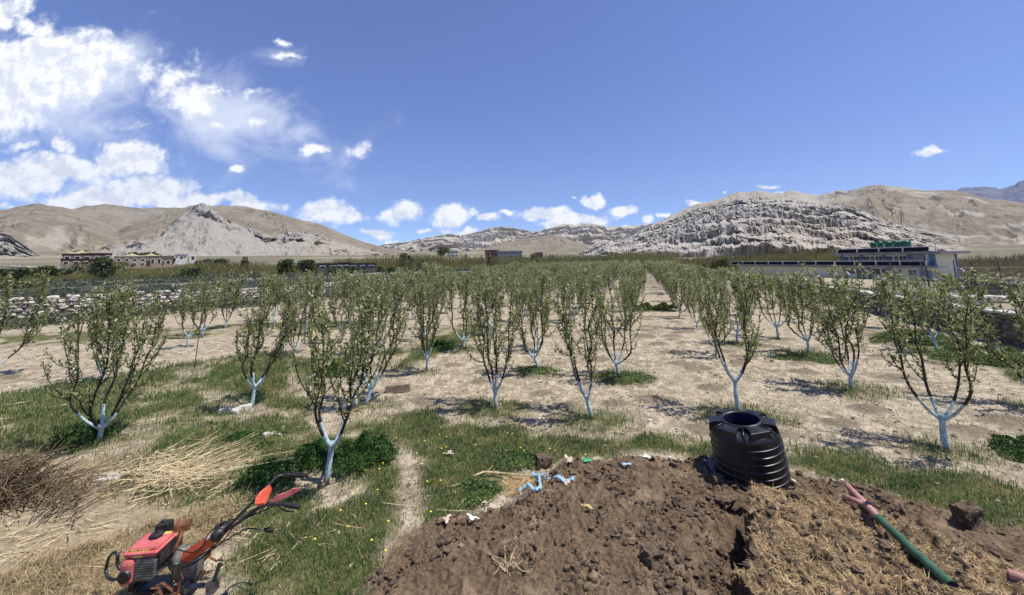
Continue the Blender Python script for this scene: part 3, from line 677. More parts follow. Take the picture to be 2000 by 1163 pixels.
    return tk, br, fo, bl
def make_tree(seed, near, lean=(0, 0)):
    tk, br, fo, bl = tree_meshes(seed, near, 2.62 if near == 2 else 2.5, lean=lean)
    root = thing('apple_tree', 'x', 'tree')
    tk.build('trunk', M_paint, root, smooth=True)
    br.build('branches', M_bark, root, smooth=True)
    fo.build('foliage', M_leaf if near else M_leaf_far, root)
    bl.build('blossom', M_bloss, root)
    return root
def copy_tree(o):
    c = o.copy(); col.objects.link(c)
    for ch in o.children:
        d = ch.copy(); d.parent = c; col.objects.link(d)
    return c
ORD = 'first second third fourth fifth sixth seventh eighth ninth tenth eleventh twelfth thirteenth fourteenth fifteenth sixteenth seventeenth eighteenth nineteenth twentieth'.split()
def ordn(i):
    if i < 20: return ORD[i]
    t = ('twenty', 'thirty', 'forty', 'fifty', 'sixty')[(i + 1) // 10 - 2]; u = (i + 1) % 10
    return t + '-' + ORD[u - 1] if u else {'twenty': 'twentieth', 'thirty': 'thirtieth', 'forty': 'fortieth', 'fifty': 'fiftieth', 'sixty': 'sixtieth'}[t]
LAB = {190: 'wide whitewashed apple tree leaning right, in grass above the brush pile', 490: 'whitewashed apple tree on the grass bank with a stony hollow at its foot',
       637: 'tall apple tree with white trunk behind the tiller handlebars, nearest of all', 715: 'apple tree with blue-white forks just left of the lying concrete block',
       834: 'slim apple tree with blue-white fork behind the concrete block', 907: 'apple tree with splayed white forks at the end of the grass bank',
       970: 'apple tree with white Y-shaped trunk alone on bare pale soil', 1156: 'apple tree with dark round shadow, front tree left of the open lane',
       1208: 'apple tree forking almost from the ground with two white limbs beside the lane', 1444: 'apple tree rising directly behind the black water tank',
       1578: 'low forked apple tree with white limbs in a ring of weeds right of the lane', 1663: 'leaning apple tree with white crooked trunk among soil mounds',
       1852: 'big apple tree with white trunk, nearest on the right side', 1048: 'thin apple tree with white V fork standing in a small green patch'}
trees = [(x, y, s, px) for x, y, s, px in near_xy]
tr_ = np.random.default_rng(5); cand = []
for k in range(-7, 5):
    for j in range(-1, 42):
        r = -.6 + 2.62 * k + tr_.normal() * .16; q = 7.3 + 2.72 * j + (.9 if k % 2 else 0) + tr_.normal() * .3
        if r > 10.9: continue
        X, Y = xy(r, q)
        if Y < 12.2 and X > -14 or Y < 10: continue
        D = math.hypot(X, Y)
        # left wall line
        if X < -7 and (X + 26) * (44 - 17.5) - (Y - 17.5) * (26 - 8) < 45: continue
        if any(math.hypot(X - a, Y - b) < 1.9 for a, b, _, _ in trees): continue
        az = math.degrees(math.atan2(X, Y))
        if abs(az) > 55: continue
        if tr_.random() < (.12 if X < -8 else .05): continue
        cand.append((D, X, Y, tr_.uniform(.74, 1.05) * (.72 if r > 6.0 else .85 if (r > 3.5 and Y < 40 and Y > 13) else 1)))
cand.sort()
cut = 292 - len(trees)
keep, mass = cand[:cut], cand[cut:]
trees += [(x, y, s, None) for _, x, y, s in keep]
mk = {}
def master(key, seed, near, lean=(0, 0)):
    if key not in mk: mk[key] = [make_tree(seed, near, lean), False]
    return mk[key]
rows = {}
for i, (x, y, s, px) in enumerate(trees):
    r, q = rq(x, y); rows.setdefault(round((r + .6) / 2.62), []).append((q, i))
place = {}
for k, v in rows.items():
    for n_, (q, i) in enumerate(sorted(v)): place[i] = (k, n_)
used = set()
for i, (x, y, s, px) in enumerate(trees):
    D = math.hypot(x, y)
    if px is not None:
        ln = {190: (.22, .05), 1852: (-.06, 0), 1663: (-.12, .03), 637: (.06, 0), 715: (.05, 0), 490: (.08, 0), -25: (.25, 0), 2045: (-.35, .05)}.get(px, (0, 0))
        t, was = mk.setdefault(('n', px), [make_tree(900 + i * 7, 2 if D < 11.5 else 1, ln), False]); rz = 0
    elif D < 22: t, was = master(('m', i % 14), 300 + i % 14, 1); rz = tr_.uniform(0, 6.28)
    else: t, was = master(('f', i % 14), 400 + i % 14, 0); rz = tr_.uniform(0, 6.28)
    key = t.name
    if key in used: t = copy_tree(t)
    else: used.add(key)
    t.location = (x, y, gz(x, y) - .02); t.scale = (s, s, s * (1 if px else tr_.uniform(.92, 1.06))); t.rotation_euler = (0, 0, rz)
    k, n_ = place[i]
    side = f'{ordn(-k)} row left of the open lane' if k <= 0 else f'{ordn(k - 1)} row right of the open lane'
    t['label'] = LAB.get(px) or f'white-trunked apple tree, {ordn(n_)} from the front in the {side}'
    t['group'] = 'apple trees in the orchard rows'
mbs = [MB(), MB(), MB()]
rv = [tree_meshes(700 + v, 0) for v in range(4)]
for i, (D, x, y, s) in enumerate(mass):
    tk, br, fo, bl = rv[i % 4]; a = tr_.uniform(0, 6.28); Mx = np.array([[math.cos(a), -math.sin(a), 0], [math.sin(a), math.cos(a), 0], [0, 0, 1]]) * s
    o_ = np.array([x, y, gz(x, y)])
    for mi, src in enumerate((tk, br, fo, bl)):
        if not src.V: continue
        V = np.concatenate(src.V) @ Mx.T + o_; base = mbs[0].n
        mbs[0].V.append(V); mbs[0].n += len(V)
        for n_, lst in src.F.items():
            for f, _ in lst: mbs[0].F.setdefault(n_, []).append((f + base, mi))
if mass:
    o = mbs[0].build('far_orchard_trees', [M_paint, M_bark, M_leaf_far, M_bloss])
    tag(o, 'mass of small apple trees at the far end of the orchard', 'trees', None, 'stuff')
# ------------------------------------------------------------------ grass, straw, stones on the ground
def blades(n, az0, az1, r0, r1, keepf, h, wd, m, name, label, cat, lean=.5, seed=1, flat=0.0):
    r = np.random.default_rng(seed)
    a = np.radians(r.uniform(az0, az1, n)); D = r0 * (r1 / r0) ** r.random(n); x = np.sin(a) * D; y = np.cos(a) * D
    p = keepf(x, y); k = r.random(n) < p; x, y, D = x[k], y[k], D[k]; n = len(x); z = ground_z(x, y)
    sc_ = np.clip(D / 6, .8, 6) ** .7
    hh = h * sc_ * r.uniform(.45, 1.3, n); ww = wd * sc_ * r.uniform(.7, 1.2, n)
    th = r.uniform(0, 6.283, n); lv = r.uniform(.1, 1, n) * lean
    b = np.stack([np.cos(th), np.sin(th), np.zeros(n)], 1); th2 = th + 1.5708 + r.normal(size=n) * .5; s_ = np.stack([np.cos(th2), np.sin(th2), np.zeros(n)], 1) * (ww / 2)[:, None]
    base = np.stack([x, y, z - .005], 1)
    if flat:
        d = b + np.stack([np.zeros(n), np.zeros(n), r.uniform(-.12, .35, n)], 1) * flat
        m1 = base + d * (hh * .5)[:, None] + [0, 0, .012]; tip = base + d * hh[:, None] + np.array([0, 0, .01])
        base = base + [0, 0, .012]
    else:
        m1 = base + b * (hh * lv * .3)[:, None] + np.array([0, 0, 1]) * (hh * .6)[:, None]
        tip = base + b * (hh * lv)[:, None] + np.array([0, 0, 1]) * (hh * (1.05 - .35 * lv))[:, None]
    V = np.stack([base - s_, base + s_, m1 + s_ * .8, m1 - s_ * .8, tip], 1).reshape(-1, 3)
    i = (np.arange(n) * 5)[:, None]; mb = MB(); mb.add(V, i + np.array([[0, 1, 2, 3]]))
    mb.F.setdefault(3, []).append((i + np.array([[3, 2, 4]]), 0))
    o = mb.build(name, m); tag(o, label, cat, None, 'stuff'); return o
def kgrass(x, y):
    m = near_masks(x, y); cl = sstep(-.35, .25, fbm(x * 4, y * 4, 3, 90)); return m['grass'] * (.35 + .65 * cl)
blades(520000, -58, 58, 3.2, 16, kgrass, .075, .007, M_grass, 'grass', 'short green grass along the strip in front of the orchard and around the tiller', 'grass', seed=2)
def kdryin(x, y):
    m = near_masks(x, y); return np.clip(m['grass'] * .5 + (1 - m['dung']) * (1 - m['dry']) * .10, 0, 1) * (m['heap'] < 0)
blades(130000, -58, 58, 3.2, 16, kdryin, .06, .006, M_dry, 'dry_grass', 'dry straw coloured blades scattered through grass and over pale soil', 'grass', lean=1.0, seed=3)
blades(150000, -60, -12, 3.2, 6.5, lambda x, y: np.minimum(near_masks(x, y)['dry'] * 1.9, 1), .15, .006, M_dry, 'dead_grass', 'matted dead grass at the lower left around the tiller', 'grass', lean=1.6, seed=4, flat=1)
blades(90000, -60, -12, 3.2, 6.5, lambda x, y: np.minimum(near_masks(x, y)['dry'] * 1.6, 1) * sstep(-.35, .25, fbm(x * 4, y * 4, 3, 99)), .15, .006, M_dry, 'dead_grass', 'upright dead grass tufts at the lower left', 'grass', lean=1.8, seed=14)
blades(42000, 8, 58, 3.0, 7.5, lambda x, y: (near_masks(x, y)['heap'] > .03) * (.22 + .78 * sstep(-.25, .3, fbm(x * 5, y * 5, 4, 88))), .075, .0055, M_straw, 'straw', 'short straw strewn over the manure heap', 'straw', seed=5, flat=1.5)
blades(30000, -25, 56, 3.2, 7, lambda x, y: near_masks(x, y)['dung'] * (.12 + .5 * (sstep(.25, .0, -sdf(DUNG, x, y)))), .03, .004, M_straw, 'straw', 'sparse straw bits over the dark manure bed', 'straw', seed=6, flat=.8)
YST = poly((975, 935), (1010, 930), (1060, 938), (1072, 965), (1030, 978), (980, 972))
blades(26000, -6, 8, 4.6, 5.9, lambda x, y: sstep(.03, -.1, sdf(YST, x, y)), .07, .005, M_straw, 'straw_clump', 'small golden straw clump under the blue rag', 'straw', seed=7, flat=1.6)
tuft = poly((1460, 945), (1480, 938), (1530, 960), (1560, 985), (1500, 985), (1470, 970))
blades(20000, 28, 40, 4.0, 5.2, lambda x, y: sstep(.02, -.06, sdf(np.array([gp(a_, b_, .36)[:2] for a_, b_ in ((1462, 948), (1480, 940), (1520, 955), (1560, 985), (1500, 985), (1470, 970))]), x, y)), .10, .005, M_straw, 'straw_clump', 'pale straw tuft on the heap edge against the black tank', 'straw', seed=8, flat=2.2)

def pebbles(n, az0, az1, r0, r1, keepf, s0, s1, m, name, label, cat, seed, sub=1, flat=.6):
    r = np.random.default_rng(seed); a = np.radians(r.uniform(az0, az1, n)); D = r0 * (r1 / r0) ** r.random(n); x = np.sin(a) * D; y = np.cos(a) * D
    k = r.random(n) < keepf(x, y); x, y, D = x[k], y[k], D[k]; n = len(x); z = ground_z(x, y)
    V, F = ico(sub); S = (s0 + (s1 - s0) * r.random(n) ** 4.5) * np.clip(D / 6, .8, 4) ** .6
    W = V[None] * (1 + r.uniform(-.42, .42, (n, len(V), 1))) * (S[:, None, None] * r.uniform(.6, 1.2, (n, 1, 3)) * np.array([1, 1, flat]))
    W = W + np.stack([x, y, z + S * flat * .35], 1)[:, None]
    FF = (F[None] + (np.arange(n) * len(V))[:, None, None]).reshape(-1, 3); mb = MB(); mb.add(W.reshape(-1, 3), FF)
    o = mb.build(name, m); tag(o, label, cat, None, 'stuff'); return o
M_clod = simple('dung_clod', (.06, .042, .027), (.20, .14, .09), 25, .95, .8, 70)
M_soilclod = simple('soil_clod', (.22, .175, .12), (.42, .34, .235), 9, .95, .5, 40)
M_pale = simple('pale_pebble', (.45, .41, .34), (.68, .64, .56), 14, .9, .3)
pebbles(34000, -25, 56, 3.2, 7, lambda x, y: near_masks(x, y)['dung'] * sstep(-.3, .3, fbm(x * 3, y * 3, 4, 91)) * (1 - (near_masks(x, y)['heap'] > -.3) * (near_masks(x, y)['heap'] < .06)) * np.where(near_masks(x, y)['heap'] > 0, .35, 1), .005, .046, M_clod, 'manure_clods', 'dark crumbly manure clods over the manure bed', 'clods', 12, flat=.75)
pebbles(5000, 12, 58, 3.2, 7, lambda x, y: (near_masks(x, y)['heap'] > .0) * sstep(.0, .4, fbm(x * 3, y * 3, 4, 92)), .006, .045, M_clod, 'manure_clods', 'dark clods on the straw covered heap', 'clods', 13, flat=.75)
ef = lambda x, y: (near_masks(x, y)['heap'] > -.6) * (near_masks(x, y)['heap'] < -.18) * 1.0
pebbles(3000, 24, 36, 3.1, 5.0, ef, .008, .05, M_clod, 'manure_clods', 'large dark clods along the cut face of the heap', 'clods', 18, sub=2, flat=.8)
pebbles(26000, -58, 58, 4.5, 26, lambda x, y: (1 - near_masks(x, y)['dung']) * (1 - .8 * near_masks(x, y)['grass']) * (near_masks(x, y)['heap'] < -.05) * sstep(-.4, .5, fbm(x * 2, y * 2, 4, 93)), .006, .035, M_soilclod, 'soil_clods', 'small crumbs of dry soil over the orchard floor', 'clods', 15)
pebbles(900, -58, 58, 3.3, 22, lambda x, y: (1 - near_masks(x, y)['dung']) * 1.0, .006, .03, M_pale, 'pale_pebbles', 'pale pebbles scattered over grass and soil', 'pebbles', 16)
# flowers
def kfl(x, y): return near_masks(x, y)['grass'] * .5
M_yel = simple('yellow_petal', (.75, .6, .03), (.85, .75, .1), 10, .7)
rr_ = np.random.default_rng(33); mb = MB()
fx = rr_.uniform(-2.2, 1.2, 500); fy = rr_.uniform(4.2, 7.6, 500); kk_ = rr_.random(500) < kfl(fx, fy) * .35; fx, fy = fx[kk_], fy[kk_]; fz = ground_z(fx, fy)
for x, y, z in zip(fx, fy, fz):
    lathe(mb, [(.002, z + .06), (.013, z + .068), (.011, z + .074), (.001, z + .072)], 7, (x, y, 0))
if mb.n: tag(mb.build('dandelion_flowers', M_yel), 'tiny yellow flowers dotted through the grass strip', 'flowers', None, 'stuff')

# ------------------------------------------------------------------ leafy clumps
def clump(label, px, py, wx, wy, h, n, m=None, leaf=.02, seed=0, name='clover_clump', cat='plant', group='green clumps near the ground', z=None):
    m = m or M_clover
    c = gp(px, py); z0 = gz(c[0], c[1]) if z is None else z; r = np.random.default_rng(seed + 500)
    th = r.uniform(0, 6.283, n); rad = np.sqrt(r.random(n)); lob = 1 + .2 * np.sin(th * 3 + seed) + .13 * np.sin(th * 7 + seed * 2) + .12 * np.sin(th * 13 + seed * 5) + .25 * (r.random(n) < .08)
    x = np.cos(th) * rad * wx * lob; y = np.sin(th) * rad * wy * lob
    top = h * np.sqrt(np.maximum(1 - rad ** 1.6, 0.02)) * (.75 + .7 * fbm(x * 5 + seed, y * 5, 3, 95)); zz = top * (1 - np.minimum(r.exponential(.12, n), .9))
    C = np.stack([x, y, zz], 1); d = rdir(n, r, .6); s_ = leaf * r.uniform(.6, 1.3, (n, 1)); B = np.cross(d, rdir(n, r)); B /= np.linalg.norm(B, axis=1)[:, None] + 1e-9
    root = thing(name, label, cat, (c[0], c[1], z0), group); mb = MB(); quads(mb, C, d * s_, B * s_ * .6); mb.build('foliage', m, root)
    st = MB()
    for _ in range(40):
        a = r.uniform(0, 6.28); q = r.random() ** .5 * .8; e = np.array([math.cos(a) * q * wx, math.sin(a) * q * wy, h * .55]); tube(st, [e * [.8, .8, 0] - [0, 0, .02], e * [.9, .9, .6], e], [.003, .0025, .002], 3)
    st.build('stems', M_clover, root); return root
clump('large dense dark green clump right of the nearest apple trunk', 708, 905, .40, .42, .34, 15000, leaf=.016, seed=1)
clump('dark green clump behind the tiller grip, left of the nearest trunk', 612, 912, .30, .32, .26, 8000, leaf=.016, seed=2)
clump('dark green clump spreading just left of the tiller grip', 530, 945, .34, .26, .22, 8000, leaf=.016, seed=3)
clump('dark weedy bush at the foot of the wide left apple tree', 158, 868, .34, .3, .38, 5000, leaf=.018, seed=4)
clump('small green tussock beside the white stones', 475, 868, .28, .2, .12, 2500, leaf=.014, seed=5)
clump('tiny green tussock between the white stones and the nearest tree', 520, 876, .14, .1, .08, 900, leaf=.014, seed=6)
clump('leafy green clump left of the golden straw', 935, 965, .26, .26, .17, 5000, leaf=.016, seed=7, m=M_grass)
clump('leafy green clump at the edge of the manure bed', 1015, 905, .42, .25, .17, 5500, leaf=.016, seed=8, m=M_grass)
clump('dark bush behind the block tree in the shaded bank', 652, 735, .45, .3, .42, 5000, leaf=.022, seed=9)
clump('dark bush on the bank end near the splayed tree', 866, 683, .38, .3, .4, 4000, leaf=.022, seed=10)
clump('green clump cut by the right edge of the photo', 2012, 895, .35, .4, .25, 5000, leaf=.018, seed=11)
clump('grass tuft around the low forked tree right of the lane', 1580, 702, .8, .5, .12, 5000, leaf=.025, seed=12, m=M_grass)
clump('green weed patch at the foot of the two-limbed lane tree', 1215, 742, .7, .35, .09, 4500, leaf=.02, seed=13, m=M_grass)
clump('green weed patch at the foot of the thin V-forked tree', 1045, 730, .5, .3, .12, 3000, leaf=.02, seed=14, m=M_grass)
clump('tall weed row across the open lane, left half', 1262, 606, .7, .35, .45, 3000, leaf=.04, seed=15, m=M_grass)
clump('tall weed row across the open lane, right half', 1300, 607, .6, .35, .4, 3000, leaf=.04, seed=16, m=M_grass)
clump('dense green weeds under the right stone wall', 1790, 668, 1.3, .7, .4, 9000, leaf=.035, seed=17, m=M_grass)
clump('dense green weeds under the wall near the right edge', 1930, 705, 1.2, .8, .45, 9000, leaf=.035, seed=18, m=M_grass)
# ------------------------------------------------------------------ stone walls and fences
M_white_stone = simple('pale_stone', (.42, .38, .31), (.70, .65, .56), 3, .9, .6, 25, dirt=((.25, .21, .16), .6))
M_grey_stone = simple('grey_stone', (.10, .09, .075), (.24, .215, .175), 4, .92, .7, 22)
M_mortar = simple('dark_gap', (.09, .085, .06), (.17, .15, .11), 5, .95)
M_coping = simple('whitewashed_coping', (.50, .47, .42), (.72, .70, .65), 4, .9, .4)
M_post = simple('concrete_post', (.05, .047, .045), (.10, .095, .09), 12, .9, .3)
M_wire = simple('galvanised_wire', (.25, .25, .25), (.36, .36, .36), 12, .5, metal=.6)
def polyline(P):
    P = np.asarray(P, float); s = np.concatenate([[0], np.cumsum(np.hypot(*np.diff(P[:, :2], axis=0).T))]); return P, s
def along(P, s, u): return np.stack([np.interp(u, s, P[:, k]) for k in range(P.shape[1])], -1)
def stone_wall(label, P, hts, thick, ss, m, seed, core=True, zf=None, group=None, gap=.0, name='stone_wall', crumble=.0, top_extra=None):
    """P xy polyline, hts heights at the vertices; rows of rough stones on a dark core"""
    r = np.random.default_rng(seed); P = np.asarray(P, float)[:, :2]; P, s = polyline(P); hts = np.asarray(hts, float)
    root = thing(name, label, 'wall', (P[0][0], P[0][1], 0), group); mb = MB(); cb = MB()
    base = lambda u: far_z(*along(P, s, u).T) if zf is None else zf(along(P, s, u))
    rows_ = int(max(hts) / (ss * .55)) + 1
    for k in range(rows_):
        u = r.uniform(0, ss)
        while u < s[-1]:
            L = ss * r.uniform(.6, 1.5); h = np.interp(u, s, hts) * (1 - crumble * r.random()); zc = (k + .5) * ss * .55
            if zc < h:
                p = along(P, s, np.array([u]))[0]; q = along(P, s, np.array([u + .1]))[0]; a = math.atan2(q[1] - p[1], q[0] - p[0])
                zb = float(base(np.array([u]))[0])
                stone(mb, (p[0] + r.normal() * .03, p[1] + r.normal() * .03, zb + zc + r.normal() * .015), (L * (1 - gap), thick * r.uniform(.85, 1.15), ss * .55 * r.uniform(.75, 1.15)), r, 1 if ss > .5 else 2, .16, rot=a)
            u += L
    if core:
        for i in range(len(P) - 1):
            n = max(1, int((s[i + 1] - s[i]) / 2))
            for j in range(n):
                u0 = s[i] + (s[i + 1] - s[i]) * (j + .5) / n; p = along(P, s, np.array([u0]))[0]; h = np.interp(u0, s, hts) - ss * .5
                if h < .1: continue
                a = math.atan2(P[i + 1][1] - P[i][1], P[i + 1][0] - P[i][0]); zb = float(base(np.array([u0]))[0])
                box(cb, (p[0], p[1], zb + h / 2 - .15), ((s[i + 1] - s[i]) / n, thick * .62, h + .3), rot=a)
        cb.build('core', M_mortar, root, off=(P[0][0], P[0][1], 0))
    mb.build('stones', m, root, off=(P[0][0], P[0][1], 0))
    return root
def fence(label, P, n, h, zf, tilt=(0, 0), seed=0, wire=.11, group=None, mesh=True):
    P, s = polyline(np.asarray(P, float)[:, :2]); root = thing('wire_fence', label, 'fence', (P[0][0], P[0][1], 0), group)
    r = np.random.default_rng(seed); us = np.linspace(0, s[-1], n); o = (P[0][0], P[0][1], 0); q = along(P, s, us)
    for x, y in q:
        z = zf(x, y); mb = MB(); t = r.normal() * .02
        pts = [(x, y, z - .2), (x + t, y, z + h * .78), (x + t + tilt[0], y + tilt[1], z + h)]
        tube(mb, pts[:2], .045, 4); tube(mb, [pts[1], pts[2]], .038, 4); mb.build('post', M_post, root, off=o)
    if mesh:
        mb = MB(); ln = s[-1]; H = h * .76; k = int((ln + H) / wire)
        def P3(u, zz):
            p = along(P, s, np.clip(u, 0, ln)); return np.array([p[0], p[1], zf(p[0], p[1]) + zz])
        zs = [zf(*along(P, s, u)) for u in np.linspace(0, ln, 40)]; us_ = np.linspace(0, ln, 40)
        A = []; B = []
        for i in range(k):
            for sg in (1, -1):
                u0 = i * wire if sg > 0 else i * wire - H; u1 = u0 + (H if sg < 0 else -H)
                (ua, za), (ub, zb) = (u0, 0.0), (u1, H)
                if ua > ub: ua, za, ub, zb = ub, zb, ua, za
                ca, cb = max(ua, 0), min(ub, ln)
                if cb <= ca: continue
                f = lambda u: za + (zb - za) * (u - ua) / (ub - ua)
                A.append((ca, f(ca))); B.append((cb, f(cb)))
        A = np.array(A); B = np.array(B)
        pa = np.column_stack([along(P, s, A[:, 0]), np.interp(A[:, 0], us_, zs) + A[:, 1] + .03]); pb = np.column_stack([along(P, s, B[:, 0]), np.interp(B[:, 0], us_, zs) + B[:, 1] + .03])
        t = np.array([0, 0, .0035]); V = np.stack([pa - t, pb - t, pb + t, pa + t], 1).reshape(-1, 3); mb.add(V, (np.arange(len(A)) * 4)[:, None] + np.array([[0, 1, 2, 3]]))
        for zz in (.05, H, ):
            pp = along(P, s, us_); tube(mb, np.column_stack([pp, np.array(zs) + zz]), .006, 4)
        mb.build('wire_mesh', M_wire, root, off=o)
    return root
# long pale wall at the left
LW = [gp(-260, 660)[:2], gp(0, 634)[:2], gp(300, 610)[:2], gp(520, 590)[:2], gp(700, 571)[:2], gp(868, 558)[:2]]
stone_wall('long white dry-stone wall across the left behind the apple trees', LW, [1.45, 1.45, 1.35, 1.25, 1.2, 1.3], .5, .36, M_white_stone, 1, gap=.12, crumble=.06)
LW2 = [gp(330, 566)[:2], gp(460, 556)[:2], gp(640, 549)[:2], gp(700, 545)[:2]]
stone_wall('second pale stone wall rising just behind the long left wall', LW2, [.6, .9, .8, .6], .5, .4, M_white_stone, 2, gap=.1, crumble=.2)
LF = [np.array(p) + [-.3, .8] for p in LW]
fence('row of dark bent posts with wire behind the long white left wall', LF, 22, 2.35, lambda x, y: 0.0, (.16, .1), 3, wire=.2)
# right retaining wall
RW = [xy(WR0, q)[:2] for q in (4, 9, 14, 19, 24, 29, 40, 60, 80)]
rw = stone_wall('dark stone retaining wall with white top along the right edge of the orchard', RW, [1.0, 1.0, .98, .95, .93, .93, .9, .9, .9], .42, .30, M_grey_stone, 3, zf=lambda p: np.zeros(len(p)), name='retaining_wall')
cb = MB(); r0 = np.random.default_rng(6); P_, s_ = polyline(np.array(RW)); u = 0
while u < s_[-1]:
    L = r0.uniform(.35, .8); p = along(P_, s_, np.array([u + L / 2]))[0]
    if u < 40 or r0.random() < .8: stone(cb, (p[0] + r0.normal() * .03, p[1], 1.02 + r0.normal() * .015), (L, .52 * r0.uniform(.85, 1.1), .11), r0, 2, .12, rot=R_(72))
    u += L * .95
cb.build('coping', M_coping, rw, off=(RW[0][0], RW[0][1], 0))
hz = lambda x, y: gz(x, y)
RF = [xy(WR0 + .55, q) for q in (7, 12, 17, 22, 25.2)]
fence('chain-link fence on dark bent posts above the right retaining wall', RF, 8, 1.75, lambda x, y: 1.0, (.10, .14), 4, wire=.085)
RF2 = [xy(WR0 + .55, 25.2), xy(WR0 + 4, 27.5), xy(WR0 + 9, 29)]
fence('fence run turning away from the corner toward the school', RF2, 5, 1.7, lambda x, y: 1.0, (.12, .1), 5, wire=.12)
RW2 = [xy(WR0 + 1.2, 22.5), xy(WR0 + 5, 24), xy(WR0 + 9.5, 24.5)]
stone_wall('low white-topped stone wall just beyond the right fence', RW2, [.35, .45, .5], .45, .3, M_white_stone, 7, crumble=.2, zf=lambda p: far_z(p[:, 0], p[:, 1]))
RW3 = [gp(1640, 566, -.3)[:2], gp(1735, 562, -.3)[:2], gp(1790, 567, -.3)[:2], gp(1850, 567, -.3)[:2]]
stone_wall('low grey wall with white cap in front of the school ground floor', RW3, [.7, .8, .8, .7], .5, .34, M_coping, 8, crumble=.1)
fence('short fence of bent posts in front of the school windows', [np.array(p) + [0, .3] for p in RW3], 6, 2.2, lambda x, y: gz(x, y), (.15, .1), 9, wire=.16)
# far terraces
far_walls = [([(-300, 540), (0, 537), (160, 536), (290, 538)], .9, 'leftmost far field wall under the bank of pale earth'), ([(330, 532), (420, 531), (540, 530), (640, 529), (830, 526)], .9, 'long thin pale field wall under the left part of the thicket'),
             ([(500, 536), (590, 534), (650, 534)], .9, 'short pale field wall left of the small white farmhouse'), ([(664, 544), (730, 540), (862, 540), (868, 544)], 1.0, 'pale field wall directly behind the end of the long left wall'),
             ([(560, 526), (700, 524), (845, 523)], .8, 'thin pale field wall at the foot of the willow thicket'), ([(846, 528), (905, 526), (975, 531), (900, 534)], .7, 'curved pale terrace edge below the red building'),
             ([(893, 545), (1000, 540), (1095, 535)], .55, 'straight white field wall just above the middle tree tops'), ([(930, 520), (1060, 522), (1160, 521), (1300, 519)], .8, 'thin pale wall in front of the middle thicket'),
             ([(1300, 517), (1390, 516), (1470, 518)], .9, 'far pale wall left of the long low school wing'), ([(1895, 528), (1950, 524), (2060, 524)], .9, 'dark topped stone wall right of the school'),
             ([(1910, 545), (2000, 548), (2100, 552)], .6, 'pale stone row on open ground right of the school gable')]
for i, (pp, h, lb) in enumerate(far_walls):
    zz = -1.5 if pp[0][0] > 1800 else 0.3
    P = [gp(a, b_, zz)[:2] for a, b_ in pp]
    stone_wall(lb, P, [h] * len(P), .7, .62 if i != 8 else .8, M_white_stone, 20 + i, crumble=.25, core=(i != 6), group='low pale field walls across the valley')

# ------------------------------------------------------------------ scrub and thicket
M_scrub = leafy('scrub_leaf', (.035, .05, .028), (.105, .125, .07), .8, .2, c3=(.17, .17, .12))
M_thick = leafy('willow_twig', (.13, .13, .04), (.29, .275, .095), .12, .35, c3=(.30, .25, .13))
M_brown = leafy('brown_twig', (.19, .15, .075), (.30, .24, .13), .15, .3, c3=(.17, .18, .07))
def scrubmass(n, az0, az1, r0, r1, keepf, h, m, name, label, seed, size=.12):
    r = np.random.default_rng(seed); a = np.radians(r.uniform(az0, az1, n)); D = r0 * (r1 / r0) ** r.random(n); x = np.sin(a) * D; y = np.cos(a) * D
    k = r.random(n) < keepf(x, y); x, y, D = x[k], y[k], D[k]; n = len(x); z = far_z(x, y)
    mnd = sstep(-.3, .5, fbm(x * .35, y * .35, 4, 97)); zz = z + r.random(n) * h * (.25 + .75 * mnd) * r.uniform(.5, 1, n)
    C = np.stack([x, y, zz], 1); s_ = (size * (D / 40) ** .7 * r.uniform(.5, 1.4, n))[:, None]; d = rdir(n, r, .9); B = np.cross(d, rdir(n, r)); B /= np.linalg.norm(B, axis=1)[:, None] + 1e-9
    mb = MB(); quads(mb, C, d * s_, B * s_ * .45); o = mb.build(name, m); tag(o, label, 'scrub', None, 'stuff')
def lineside(x, y):
    return (x < -6.5) & ((x + 26) * 26.5 - (y - 17.5) * 18 < 10) | ((x >= -6.5) & (y > 78))
scrubmass(230000, -58, 12, 21, 150, lambda x, y: lineside(x, y) * (sstep(-.2, .2, fbm(x * .05, y * .05, 4, 98) + .5)) * ((rq(x, y)[0] < -21.5) | (rq(x, y)[1] > 112)), 1.15, M_scrub, 'scrub', 'dark grey-green scrub field beyond the long left wall', 41, .12)
scrubmass(34000, 38, 56, 16, 90, lambda x, y: (rq(x, y)[0] > WR0 + 1.5) * sstep(.0, .3, fbm(x * .13, y * .13, 4, 71)), .75, M_scrub, 'scrub', 'low dark scrub on the terrace beyond the right fence', 42, .10)
